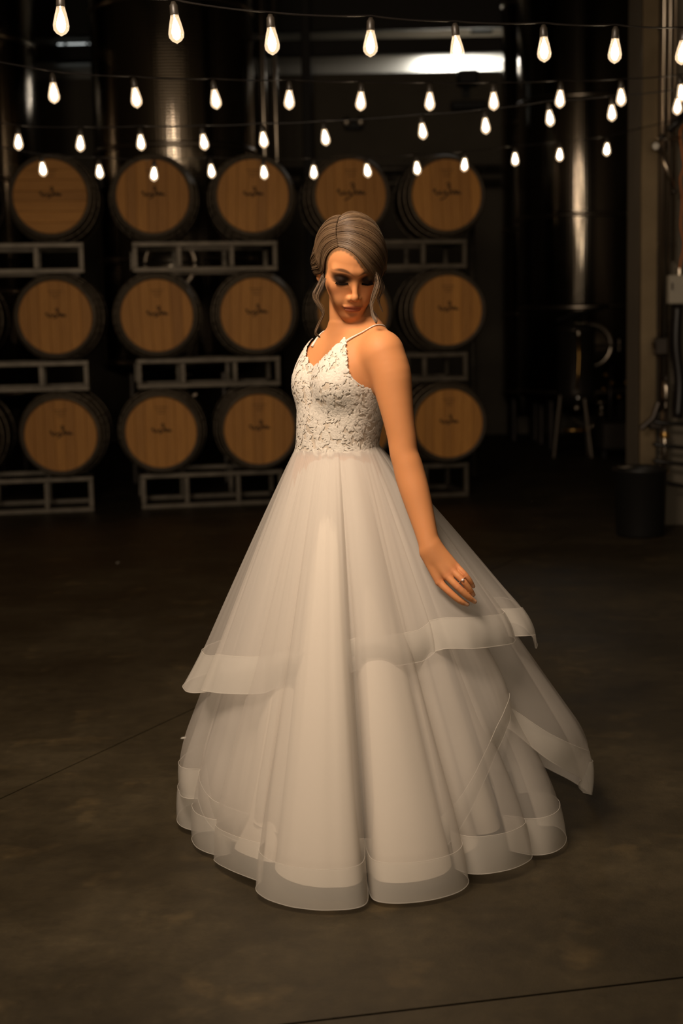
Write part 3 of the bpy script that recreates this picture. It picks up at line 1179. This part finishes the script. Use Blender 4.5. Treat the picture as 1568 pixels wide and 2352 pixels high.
tprim = Prim(torso_fn, (-.3, BY - .3, .66), (.3, BY + .3, 1.36), .02)
bc = torso_c(np.array([1.178]))[0]
breasts = []
for s in (-1, 1):
    breasts.append(ell(bc + LV * s * .060 + FV * .058, (.052, .048, .055), np.stack([LV, FV, UP]), .035))
    breasts.append(ell(bc + LV * s * .060 + FV * .030 + UP * .045, (.050, .040, .06), np.stack([LV, FV, UP]), .04))
TORSO = [tprim] + breasts

S1 = P(880, 815, -.13)                      # near shoulder
S2 = P(762, 806, .12)                       # far shoulder
NB, NT = P(802, 800, .0), h2w((0, -.030, -.055))
trunk = [tprim] + breasts + [
    cone(NB, NT, .050, .045, .014),
    cone(P(830, 730, .02), P(874, 797, -.11), .034, .040, .035),           # trapezius near
    cone(P(798, 768, .03), P(770, 796, .09), .034, .036, .035),
    cone(P(808, 812, -.055), P(868, 790, -.125), .010, .012, .03),          # collar bone
    limb([S1, P(897, 858, -.142), P(905, 905, -.15), P(915, 962, -.16), P(923, 1005, -.165), P(927, 1040, -.17), P(935, 1065, -.175), P(942, 1092, -.18), P(953, 1130, -.193), P(967, 1180, -.21), P(979, 1225, -.228), P(987, 1256, -.24), P(995, 1276, -.246)],
         [.0525, .0510, .0460, .0392, .0365, .0355, .0368, .0380, .0365, .0318, .0275, .0252, .0190], .028),
    cone(P(842, 838, -.095), P(876, 826, -.12), .032, .032, .016),             # side of the chest to arm
    limb([S2, P(766, 905, .15), P(790, 1010, .17), P(815, 1165, .20), P(822, 1225, .20)], [.045, .041, .034, .026, .022], .028),
]
hip = torso_c(np.array([.80]))[0]
for s in (-1, 1):
    h0 = hip + LV * s * .075 + UP * -.02
    k0 = hip + LV * s * .07 + UP * -.36 + FV * .02
    a0 = hip + LV * s * .075 + UP * -.73
    a0[2] = .075
    t0 = a0 + FV * .14
    t0[2] = .022
    trunk += [cone(h0, k0, .085, .052, .03), cone(k0, a0, .052, .034, .03), cone(a0, t0, .030, .022, .02)]
# hand: metacarpals, fingers, thumb.  (knuckle px, middle-joint px, end-joint px, tip px, radius)
FING = [
    ((1008, 1337, -.262), (1032, 1360, -.276), (1055, 1379, -.281), (1073, 1388, -.278), .0082),
    ((1026, 1323, -.269), (1052, 1349, -.286), (1074, 1370, -.286), (1090, 1382, -.279), .0082),
    ((1039, 1311, -.267), (1061, 1332, -.284), (1077, 1352, -.283), (1087, 1366, -.276), .0077),
    ((1048, 1300, -.258), (1066, 1318, -.273), (1078, 1333, -.273), (1087, 1347, -.267), .0068),
]
wr = P(988, 1262, -.243)
hand = []
for i, (m, j1, j2, tp, r) in enumerate(FING):
    m_, j1_, j2_, t_ = P(*m), P(*j1), P(*j2), P(*tp)
    hand.append(cone(wr + (m_ - P(1028, 1320, -.264)) * .5, m_, .0160, r * 1.20, .012))
    hand.append(limb([m_, j1_, j2_, t_], [r * 1.12, r * 1.03, r * .93, r * .66], .0022))
hand += [cone(P(986, 1275, -.225), P(1000, 1318, -.225), .016, .012, .012), cone(P(1000, 1318, -.225), P(1024, 1352, -.228), .0105, .0075, .006)]
BODY = trunk + hand + head

AX = [axis((-.24, .20, .004), (.20, .39, .002)), axis((3.36, 3.50, .002), (3.50, 4.02, .004)), axis((-.012, .54, .008), (.54, .74, .002), (.74, 1.62, .004))]
D = eval_grid(BODY, AX)
V, Q = surface_nets(D, AX)
del D
bm = bmesh.new()
me0 = np_mesh('body_tmp', V, Q)
bm.from_mesh(me0)


def refine(test):
    es = set()
    for f in bm.faces:
        if test(f.calc_center_median()):
            es.update(f.edges)
    bmesh.ops.subdivide_edges(bm, edges=list(es), cuts=1, use_grid_fill=True)


hm = P(1035, 1330, -.26)
HAn, HOn = HA, HO


def in_face(c):
    q = w2h((c.x, c.y, c.z))
    return q[1] > .015 and -.125 < q[2] < .085 and abs(q[0]) < .085


refine(in_face)
refine(lambda c: in_face(c) and w2h((c.x, c.y, c.z))[1] > .04)
bm.verts.ensure_lookup_table()
V = np.array([v.co[:] for v in bm.verts])
V = project(BODY, V, 0.0, 2)
for v, q in zip(bm.verts, V):
    v.co = q
armv = [v for v in bm.verts if v.co.x > .07 and .74 < v.co.z < 1.24 and v.co.y < 3.62]
for _ in range(7):
    bmesh.ops.smooth_vert(bm, verts=armv, factor=.5, use_axis_x=True, use_axis_y=True, use_axis_z=True)
bmesh.ops.recalc_face_normals(bm, faces=bm.faces[:])
body_me = bpy.data.meshes.new('body')
bm.to_mesh(body_me)
bm.free()
bpy.data.meshes.remove(me0)
body_me.polygons.foreach_set('use_smooth', [True] * len(body_me.polygons))

bride = thing('person', 'woman in a white tulle wedding gown looking down over her shoulder, hand on skirt', 'person', None, (0, 0, 0))
body = obj('body', body_me, M['skin'], bride)


def hit(prims, px, py, off=0.0, y0=3.2):
    d = ray(px, py)
    d = d / np.linalg.norm(d)
    t = (y0) / d[1]
    for _ in range(200):
        p = CAM + d * t
        s = eval_pts(prims, p[None])[0] - off
        if s < .0004:
            return p
        t += s * .8
        if CAM[1] + d[1] * t > 4.2:
            return None
    return CAM + d * t


# ---- hair: strands from the parting, over the sides, to the low updo
def resample(pts, n):
    pts = np.array(pts)
    s = np.r_[0, np.cumsum(np.linalg.norm(np.diff(pts, axis=0), axis=1))]
    t = np.linspace(0, s[-1], n)
    return np.stack([np.interp(t, s, pts[:, i]) for i in range(3)], 1)


def px_head(lst):
    out = []
    for x, y in lst:
        p = hit(HEAD, x, y)
        if p is None:
            p = P(x, y, -.05)
        out.append(w2h(p))
    return out


NS = 26
frontR = px_head([(779, 566), (797, 569), (818, 583), (838, 606), (852, 625)]) + [(.064, .050, -.012), (.071, .030, -.030), (.073, .005, -.048), (.060, -.045, -.062), (.02, -.085, -.060)]
frontL = px_head([(777, 566), (762, 572), (751, 588), (747, 610)]) + [(-.068, .034, .005), (-.074, .018, -.010), (-.080, -.002, -.018), (-.078, -.030, -.035), (-.055, -.065, -.050), (-.02, -.088, -.055)]
backR = [(-.022, -.055, .122), (.03, -.075, .112), (.066, -.085, .075), (.080, -.082, .03), (.068, -.088, -.015), (.03, -.098, -.045)]
backL = [(-.028, -.055, .121), (-.05, -.072, .105), (-.078, -.078, .065), (-.085, -.078, .02), (-.068, -.088, -.02), (-.02, -.1, -.045)]
part_f, part_b = np.array(frontR[0]), np.array(backR[0])
FR, FL = resample(catmull(frontR), NS), resample(catmull(frontL), NS)
BR, BL = resample(catmull(backR), NS), resample(catmull(backL), NS)
strands = []
for A_, B_, cnt in ((FR, BR, 960), (FL, BL, 900)):
    for i in range(cnt):
        s = (i + random.random()) / cnt
        s = s ** 1.15
        lay = random.random()
        p = A_ * (1 - s) + B_ * s
        # the parting follows the skull between forehead and crown
        jit = np.cumsum(rng.normal(0, .0005, (NS, 3)), axis=0)
        p = p + jit
        t = np.linspace(0, 1, NS)
        lift = (.0035 + .0125 * min(1, .12 + s * 2.6)) * (1 - .55 * np.exp(-t * 9)) * (1 if s < .15 else 1.0)
        ck = int(s * 46)
        off = lift - .0035 * lay * (s > .04) + .0014 * math.sin(ck * 2.4) * np.sin(3.1 * t + ck)
        strands.append((p, off, .0009 + .0006 * random.random(), s))
ALLP = np.concatenate([h2w(p) for p, _, _, _ in strands])
OFF = np.concatenate([o for _, o, _, _ in strands])
# pull every strand onto the skull at its own height
cur = ALLP.copy()
for _ in range(7):
    d = eval_pts(HEAD, cur)
    g_, sl = grad(HEAD, cur)
    cen = h2w((0, -.014, .02))
    rad = cen - cur
    rad /= np.linalg.norm(rad, axis=1)[:, None]
    far_ = d >= FAR - 1e-4
    dirn = np.where(far_[:, None], -rad, g_)
    st = np.where(far_, .012, np.clip(d - OFF, -.012, .012))
    cur = cur - dirn * st[:, None]
hb = MB()
hcol = []


def hair_color(clump=None):
    k = random.random()
    if clump is not None:
        k = np.clip(.45 + .24 * math.sin(clump * 7.13) + random.uniform(-.25, .25), 0, 1)
    c0, c1 = np.array([.055, .030, .014]), np.array([.17, .106, .057])
    return c0 + (c1 - c0) * k ** 1.3


def add_strand(mb, pts, r, cols, n=4, clump=None):
    m = len(pts)
    rr = [r * (0.55 + .45 * min(1, 4 * min(i + .3, m - 1 - i + .1) / m)) for i in range(m)]
    mb.tube(pts, rr, n, False)
    c = hair_color(clump)
    cols.extend([c] * (m * n))


for i, (p, o, r, s) in enumerate(strands):
    pts = cur[i * NS:(i + 1) * NS].copy()
    for _ in range(2):
        pts[1:-1] = pts[1:-1] * .5 + (pts[:-2] + pts[2:]) * .25
    add_strand(hb, pts, r, hcol, clump=int(s * 46))
# low bun at the nape
bcn = np.array([0.0, -.108, -.040])
for i in range(90):
    a0 = random.uniform(0, 2 * math.pi)
    tl = random.uniform(-1.1, 1.1)
    pts = []
    for k in range(16):
        a = a0 + k / 15 * 2.6
        rr = .040 * math.cos(tl)
        pts.append(h2w(bcn + np.array([rr * math.cos(a), .034 * math.sin(tl) + .006 * math.sin(3 * a), rr * math.sin(a) * .85])))
    add_strand(hb, pts, .0028, hcol)


def set_colors(me, cols):
    at_ = me.color_attributes.new('Col', 'FLOAT_COLOR', 'POINT')
    arr = np.ones((len(me.vertices), 4), np.float32)
    arr[:, :3] = cols
    at_.data.foreach_set('color', arr.ravel())


hme = hb.mesh('hair', True)
set_colors(hme, np.array(hcol))
hair = obj('hair', hme, M['hair'], bride)


def lock(name, px, n, r, spread, dy=-.1, taper=True):
    mb, cols = MB(), []
    base = [P(x, y, dy_) for x, y, dy_ in px]
    for i in range(n):
        o = rng.normal(0, 1, 3) * spread
        w = rng.normal(0, 1, 3) * spread
        pts = []
        path = catmull(base, 6)
        for k, q in enumerate(path):
            t = k / (len(path) - 1)
            sq = (.35 + .65 * math.sin(math.pi * min(1, .15 + t * 1.1)) ** 1.0) * (1 - .75 * t)
            pts.append(q + o * sq + w * .5 * math.sin(t * 6))
        add_strand(mb, pts, r, cols)
    me = mb.mesh(name, True)
    set_colors(me, np.array(cols))
    return obj(name, me, M['hair'], hair)


lock('loose_lock', [(741, 632, -.11), (731, 655, -.115), (721, 678, -.12), (733, 702, -.125), (742, 722, -.125), (731, 748, -.12), (725, 765, -.12), (735, 775, -.12)], 24, .0006, .0034)
lock('loose_lock', [(746, 640, -.115), (736, 662, -.12), (729, 685, -.125), (739, 705, -.125), (744, 722, -.125)], 20, .0006, .0030)
lock('loose_lock', [(861, 628, -.115), (866, 650, -.12), (858, 678, -.125), (852, 700, -.13), (855, 722, -.14), (863, 737, -.15), (864, 743, -.15)], 26, .0006, .0036)
lock('loose_lock', [(872, 640, -.08), (877, 662, -.08), (869, 685, -.075), (873, 702, -.07), (879, 716, -.07)], 20, .0006, .0038)
lock('loose_wisp', [(798, 571, -.135), (815, 590, -.147), (830, 610, -.15), (841, 627, -.145)], 3, .0006, .0009)

# ---- skin, make-up, eye-socket shade and scalp colours on the body
nv = len(body_me.vertices)
co = np.empty(nv * 3)
body_me.vertices.foreach_get('co', co)
co = co.reshape(-1, 3)
hl = w2h(co)
skin = np.array([.55, .232, .090])
colr = np.tile(skin, (nv, 1))
inhead = (np.linalg.norm(hl - np.array([0, 0, -.01]), axis=1) < .17) & (co[:, 2] > 1.30)
ax_ = np.abs(hl[:, 0])


def paint(mask_w, c):
    w = np.clip(mask_w, 0, 1)[:, None]
    colr[:] = colr * (1 - w) + np.array(c) * w


def ellw(u, v, soft=.35):
    r = np.sqrt(u * u + v * v)
    return np.clip((1 + soft - r) / (2 * soft), 0, 1)


front = (hl[:, 1] > .035) & inhead
paint(front * .30 * ellw((ax_ - .046) / .022, (hl[:, 2] + .032) / .016, .6), (.62, .22, .09))            # blush
paint(front * .95 * ellw((ax_ - .0345) / .0225, (hl[:, 2] - .0045) / .0130, .36), (.040, .017, .008))         # smoky lid make-up, with eye-socket shadow painted in
paint(front * .92 * ellw((ax_ - .0340) / .0200, (hl[:, 2] - .0000) / .0098, .3), (.016, .008, .005))  # darker core of the lid make-up and painted socket shadow
paint(front * .9 * ellw((ax_ - .0335) / .0165, (hl[:, 2] + .0075) / .0028, .5), (.012, .007, .005))       # lash line
browz = .0205 + .006 * np.clip(1 - ((ax_ - .034) / .022) ** 2, -1, 1)
paint(front * .85 * ellw((ax_ - .031) / .0205, (hl[:, 2] - browz) / .0042, .4), (.045, .020, .009))       # brows
lipz = -.0726 + .0014 * (ax_ / .02)
paint(front * (hl[:, 1] > .075) * .85 * ellw(hl[:, 0] / .0262, (hl[:, 2] + .0734) / .0090, .25), (.24, .055, .033))
paint(front * (hl[:, 1] > .07) * .9 * ellw(hl[:, 0] / .022, (hl[:, 2] - lipz) / .0011, .6), (.10, .022, .012))
kd = KDTree(len(cur))
for i, q in enumerate(cur):
    kd.insert(q, i)
kd.balance()
scalp = np.zeros(nv)
for i in np.where(inhead)[0]:
    if hl[i, 2] > -.06:
        _, j, dd = kd.find(co[i])
        scalp[i] = np.clip((.0140 - dd) / .005, 0, 1)
    if hl[i, 1] < -.02 and hl[i, 2] > -.03:
        scalp[i] = 1
ear = (ax_ > .072) & (hl[:, 2] < .02) & (hl[:, 1] > -.04)
scalp[ear] = 0
paint(scalp * .9, (.12, .065, .028))
for m, j1, j2, tp, r in FING:                                                                             # knuckles redder, nails pale
    tpw, j2w, j1w = P(*tp), P(*j2), P(*j1)
    dd = np.linalg.norm(co - (tpw + np.array([0, -.006, 0])), axis=1)
    paint(.55 * np.clip(1.6 - dd / .006, 0, 1), (.70, .46, .32))
    for jj in (j1w, P(*m)):
        dd = np.linalg.norm(co - jj, axis=1)
        paint(.35 * np.clip(1.7 - dd / .011, 0, 1), (.55, .18, .08))
set_colors(body_me, colr)

# lashes on the closed lids
for s in (-1, 1):
    mb = MB()
    for k in range(26):
        t = k / 25
        x = s * (.018 + .031 * t)
        z = -.0070 - .0032 * math.sin(math.pi * t)
        p0 = project(BODY, [h2w((x, .084, z))], 0.0, 4)[0]
        dirl = (hf * .004 - hz * .0042 + hx * s * (t - .35) * .006)
        p1 = p0 + dirl * .55
        p2 = p0 + dirl + hz * .0005
        mb.tube([p0, p1, p2], [.0008, .0007, .0002], 4, False)
    o = mb.build('eyelashes', M['lash'], bride)
# ring and earring
rgc = P(1060, 1332, -.281)
ra = P(1074, 1353, -.282) - P(1058, 1333, -.281)
ra /= np.linalg.norm(ra)
e1 = np.cross(ra, UP)
e1 /= np.linalg.norm(e1)
e2 = np.cross(ra, e1)
rg = MB().tube([rgc + (e1 * math.cos(t) + e2 * math.sin(t)) * .0102 for t in np.linspace(0, 2 * math.pi, 28)], .0011, 6, False).build('ring', M['silver'], bride, True)
gm = MB()
gc = rgc + np.array([.0015, -.0125, .002])
for i in range(8):
    pass
gm.lathe([(0, -.0035), (.0035, 0), (.0028, .0018), (0, .0022)], 8, 'y', gc)
gm.v = [tuple(np.array(q) * 1.0) for q in gm.v]
gm.build('gem', M['gem'], rg)
er = h2w((-.0765, .004, -.048))
MB().lathe([(0, -.004), (.003, -.002), (.004, 0), (.003, .003), (0, .004)], 12, 'z', er).build('earring', M['silver'], bride, True)

# ---- bodice
BOFF = .0055
AXB = [axis((-.24, .26, .004)), axis((BY - .24, BY + .24, .004)), axis((.985, 1.33, .004))]
Vb, Qb = surface_nets(eval_grid(TORSO, AXB) - BOFF, AXB)
_tp = [(0, 1.220), (10, 1.228), (20, 1.24), (30, 1.255), (40, 1.274), (46, 1.286), (52, 1.297), (56, 1.272), (59, 1.225), (63, 1.196), (68, 1.182), (76, 1.172), (90, 1.165), (120, 1.15), (150, 1.13), (180, 1.12)]
top_phi = np.array([-a for a, _ in _tp[:0:-1]] + [a for a, _ in _tp], float)
top_z = np.array([z for _, z in _tp[:0:-1]] + [z for _, z in _tp])


def bodice_top(p):
    c = torso_c(p[:, 2])
    dx, dy = p[:, 0] - c[:, 0], p[:, 1] - c[:, 1]
    phi = np.degrees(np.arctan2(dx * LV[0] + dy * LV[1], dx * FV[0] + dy * FV[1]))
    return np.interp(phi, top_phi, top_z), phi


zt_, _ = bodice_top(Vb)
rim = np.clip(1 - np.abs(zt_ - Vb[:, 2]) / .004, 0, 1)
keep = (Vb[:, 2] < zt_ + .001) & (Vb[:, 2] > 1.004)
Qk = Qb[keep[Qb].all(axis=1)]
used = np.unique(Qk)
rem = np.full(len(Vb), -1)
rem[used] = np.arange(len(used))
bod_me = np_mesh('bodice', Vb[used], rem[Qk])
bodice = obj('bodice', bod_me, M['bodice'], bride)
Vu = Vb[used]
nb_, _ = grad(TORSO, Vu)
# lace motifs: rosettes and curved leaf sprays lying on the bodice
petal_v, petal_f, petal_h = [], [], []


def petal(c, n, ang, ln, wd, bend=0.0, lift=.0007):
    t = np.cross(n, UP)
    t /= np.linalg.norm(t) + 1e-9
    b = np.cross(n, t)
    d = t * math.cos(ang) + b * math.sin(ang)
    e = -t * math.sin(ang) + b * math.cos(ang)
    o = len(petal_v)
    m, k = 5, 3
    for i in range(m):
        s = i / (m - 1)
        w = wd * (math.sin(math.pi * (.08 + .86 * s ** .8)) ** .8)
        for j in range(k):
            q = (j / (k - 1) - .5)
            petal_v.append(c + d * (ln * s) + e * (w * q + bend * ln * s * s))
            petal_h.append(BOFF + .0010 + lift * (1 - (2 * q) ** 2) + .0006 * random.random())
    for i in range(m - 1):
        for j in range(k - 1):
            a = o + i * k + j
            petal_f.append((a, a + 1, a + k + 1, a + k))


picked = []
order = rng.permutation(len(Vu))
_, phi_all = bodice_top(Vu)
cells = {}
PITCH_L = .0125


def clear_of(c):
    k = tuple((c / PITCH_L).astype(int))
    for a in (-1, 0, 1):
        for b in (-1, 0, 1):
            for d in (-1, 0, 1):
                for q in cells.get((k[0] + a, k[1] + b, k[2] + d), ()):
                    if ((c - q) ** 2).sum() < PITCH_L ** 2:
                        return False
    cells.setdefault(k, []).append(c)
    return True


for i in order:
    c = Vu[i]
    if phi_all[i] < -120 or phi_all[i] > 165:
        if random.random() < .5:
            continue
    if clear_of(c):
        picked.append(c)
        n_ = nb_[i]
        kind = random.random()
        if kind < .30:
            m = random.choice((5, 6, 7))
            a0 = random.uniform(0, 6.28)
            sz = random.uniform(.0095, .014)
            for k in range(m):
                a = a0 + 2 * math.pi * k / m
                petal(c, n_, a, sz, sz * .85, .12)
        elif kind < .8:
            a0 = random.uniform(0, 6.28)
            bd = random.choice((-1, 1)) * random.uniform(.25, .6)
            for k in range(3):
                petal(c, n_, a0 + .38 * k, random.uniform(.014, .025), random.uniform(.0065, .0098), bd)
            petal(c, n_, a0 + math.pi, .011, .008, -bd)
        else:
            a0 = random.uniform(0, 6.28)
            for k in range(4):
                petal(c + nb_[i] * 0, n_, a0 + (k % 2) * .9, .008 + .006 * k, .004, (-1) ** k * .3)
pv = np.array(petal_v)
ph = np.array(petal_h)
pv = project(TORSO, pv, ph, 3)
zt2, _ = bodice_top(pv)
lace_me = np_mesh('lace_motifs', pv, np.array(petal_f))
bmx = bmesh.new()
bmx.from_mesh(lace_me)
bmx.verts.ensure_lookup_table()
bad = [v for v in bmx.verts if pv[v.index, 2] > zt2[v.index] + .006 or pv[v.index, 2] < .996]
bmesh.ops.delete(bmx, geom=bad, context='VERTS')
bmx.to_mesh(lace_me)
bmx.free()
lace_o = obj('lace_motifs', lace_me, M['lace'], bodice)
lace_o['kind'] = 'stuff'


def strap(pts):
    path = np.array(catmull([p for p in pts if p is not None], 6))
    path = project(trunk, path, .0028, 4)
    for _ in range(12):
        path[1:-1] = path[1:-1] * .5 + (path[:-2] + path[2:]) * .25
    mb = MB()
    m = len(path)
    mb.tube(path, [.0042 - .0026 * min(1, 3 * i / m) for i in range(m)], 8, True)
    return mb.build('strap', M['lace'], bodice, True)


strap([hit(trunk, x, y) for x, y in ((787, 792), (797, 784), (810, 776), (824, 769), (846, 757), (858, 750), (872, 747), (886, 752))] + [P(893, 775, .0), P(885, 840, .03)])
strap([P(722, 800, .0), P(738, 778, .02), P(750, 764, .05), P(760, 775, .1), P(770, 830, .13)])

# ---- skirt
ZW = 1.022
WC = np.array([-.006, BY, 0])
HC = np.array([.03, BY - .04, 0])
NTH, NT_ = 960, 64
th = np.linspace(0, 2 * math.pi, NTH, endpoint=False)


def periodic(knots, col, smooth=41):
    k = sorted(knots)
    x = np.array([q[0] for q in k], float)
    y = np.array([q[col] for q in k], float)
    x = np.r_[x[-1] - 360, x, x[0] + 360]
    y = np.r_[y[-1], y, y[0]]
    v = np.interp(np.degrees(th), x, y)
    ker = np.hanning(smooth)
    ker /= ker.sum()
    return np.convolve(np.r_[v[-smooth:], v, v[:smooth]], ker, 'same')[smooth:-smooth]


deg = np.degrees(th)


def bump_at(c, w):
    d = (deg - c + 180) % 360 - 180
    return np.exp(-(d / w) ** 2)


def waist_r(t, a=.1195, b=.0965):
    d = np.stack([np.cos(t), np.sin(t)], -1)
    u, v = d @ LV[:2], d @ FV[:2]
    return 1 / np.sqrt((u / a) ** 2 + (v / b) ** 2)


def tier_pts(knots, nf, th0, A, B, tvals, amp=None, bell=.03, *, seed=0, power=.96, foldpow=1.15, off=0.0, micro=.0012, flare=0.0, groove=0.0, zwave=0.0):
    r_ = np.random.default_rng(seed)
    R, Z = periodic(knots, 1), periodic(knots, 2)
    R = R + A * .35 * np.sin(4 * th + seed) * (1 if A > .04 else 0)
    Z = Z + .014 * np.maximum(0, np.sin(5 * th + 2 * seed))
    ps = [r_.uniform(0, 6.28) for _ in range(8)]
    psi = nf * (th - math.radians(th0)) + .35 * np.sin(2 * th + ps[0]) + .25 * np.sin(3 * th + ps[1])
    # keep the chosen trough in place
    k0 = int(math.radians(th0) / (2 * math.pi) * NTH) % NTH
    psi = psi - psi[k0]
    f = np.abs(np.cos((psi + math.pi) / 2)) ** .8
    am = A * (1 + .35 * np.sin(3 * th + ps[2]) + .2 * np.sin(5 * th + ps[3]))
    if amp is not None:
        am = am * amp
    mic = (np.sin(47 * th + ps[4] + 5 * np.sin(4 * th)) + .6 * np.sin(89 * th + ps[5] + 7 * np.sin(3 * th))) * (.6 + .4 * np.sin(7 * th + ps[7])) + 3.0 * np.sin(23 * th + ps[6] + 3 * np.sin(2 * th + 1)) * (.5 + .5 * np.sin(5 * th + ps[3]))
    rw = waist_r(th)
    rows = []
    for t in tvals:
        e = min(t, 1.0) ** foldpow
        r = rw + (R - rw) * t ** power + am * e * (f - .62) * 1.5 + micro * mic * min(1, .35 + t) * (1 - .4 * t) + off + flare * max(0, t - .8) ** 2 * 25 * (f - .3) - bell * (max(0, t - .8) / .2) ** 2.2 * (.35 + f)
        if groove:
            gd = (np.degrees(th) - th0 + 180) % 360 - 180
            r = r - groove * t ** 2 * np.exp(-(gd / 2.6) ** 2)
        tt = th - B * e * np.sin(psi)
        c = WC + (HC - WC) * t
        z = ZW + (Z - ZW) * t + zwave * bump_at(8, 42) * np.sin(psi * .5 + 1.0) * max(0, t - .35) ** 2 * 2.4
        rows.append(np.stack([c[0] + r * np.cos(tt), c[1] + r * np.sin(tt), z], -1))
    return np.array(rows)


def grid_mesh(name, G):
    m, k = G.shape[:2]
    i, j = np.meshgrid(np.arange(m - 1), np.arange(k), indexing='ij')
    j2 = (j + 1) % k
    q = np.stack([i * k + j, i * k + j2, (i + 1) * k + j2, (i + 1) * k + j], -1).reshape(-1, 4)
    return np_mesh(name, G.reshape(-1, 3), q[:, ::-1])


def tier(label, knots, nf, th0, A, B, band, amp=None, seed=0, flare=0.0, bell=.03, groove=0.0, zwave=0.0):
    tv = np.linspace(0, 1, NT_)
    G = tier_pts(knots, nf, th0, A, B, tv, amp, bell, seed=seed, flare=flare, groove=groove, zwave=zwave)
    G[:, :, 2] = np.maximum(G[:, :, 2], .006)
    o = obj('tulle_tier', grid_mesh('tulle_tier', G), M['tulle'], bride)
    o['label'] = label
    Z = periodic(knots, 2)
    tb = 1 - band / (ZW - Z.mean()) * .93
    Gb = tier_pts(knots, nf, th0, A, B, np.linspace(tb, 1.0, 12), amp, bell, seed=seed, off=.003, flare=flare, groove=groove, zwave=zwave)
    Gb[:, :, 2] = np.maximum(Gb[:, :, 2], .006)
    obj('hem_band', grid_mesh('hem_band', Gb), M['horse'], o)
    for row, rr in ((0, .0008), (-1, .0011)):
        loop = Gb[row]
        mb = MB().tube(list(loop[::2]) + [loop[0]], rr, 5, False)
        mb.build('hem_cord', M['cord'], o, True)
    return o


K1 = [(150, .41, .38), (180, .432, .372), (195, .41, .40), (212, .34, .42), (245, .30, .435), (262, .30, .45), (270, .30, .49), (290, .31, .50), (302, .33, .51), (316, .37, .53), (332, .43, .53), (0, .485, .50), (20, .52, .48), (45, .50, .45), (90, .45, .42), (120, .43, .39)]
K2 = [(165, .50, .10), (180, .505, .105), (195, .47, .10), (215, .42, .06), (245, .44, .03), (270, .46, .03), (295, .46, .04), (310, .45, .10), (320, .44, .27), (330, .455, .34), (341, .50, .27), (350, .56, .17), (0, .65, .09), (14, .765, .05), (28, .75, .045), (45, .65, .05), (90, .55, .08), (135, .50, .10)]
K3 = [(180, .455, .014), (205, .465, .014), (225, .485, .014), (245, .53, .012), (260, .565, .012), (275, .57, .012), (290, .56, .012), (305, .535, .012), (320, .515, .014), (340, .515, .014), (0, .53, .014), (25, .58, .014), (45, .60, .014), (90, .55, .014), (135, .47, .014)]
KL = [(a, (.11 + (r - .11) * .97 - .060) * (.80 if (a > 310 or a < 60) else 1.0), .035) for a, r, z in K3]
Gl = tier_pts(KL, 13, 272, .045, .05, np.linspace(0, 1, NT_), None, 0.0, seed=3, off=-.012, groove=.10)
obj('skirt_lining', grid_mesh('skirt_lining', Gl), M['satin'], bride)
tier('long sheer tulle layer with a stiff hem band reaching the floor', K3, 13, 272, .075, .085, .095, 1 + .3 * bump_at(0, 40), 3, 0, .03, .10)
tier('middle sheer tulle layer trailing out to the right', K2, 10, 262, .030, .10, .085, 1 + 2.2 * bump_at(10, 40), 5, .02, .045 * (1 + 1.3 * bump_at(14, 28)), zwave=.03)
tier('upper sheer tulle layer with a stiff hem band, lifted by the hand', K1, 9, 264, .014, .08, .092, 1 + 3.2 * bump_at(5, 38) + .9 * bump_at(180, 30), 9, .02, .035 * (1 - .95 * bump_at(180, 40)), zwave=.022)
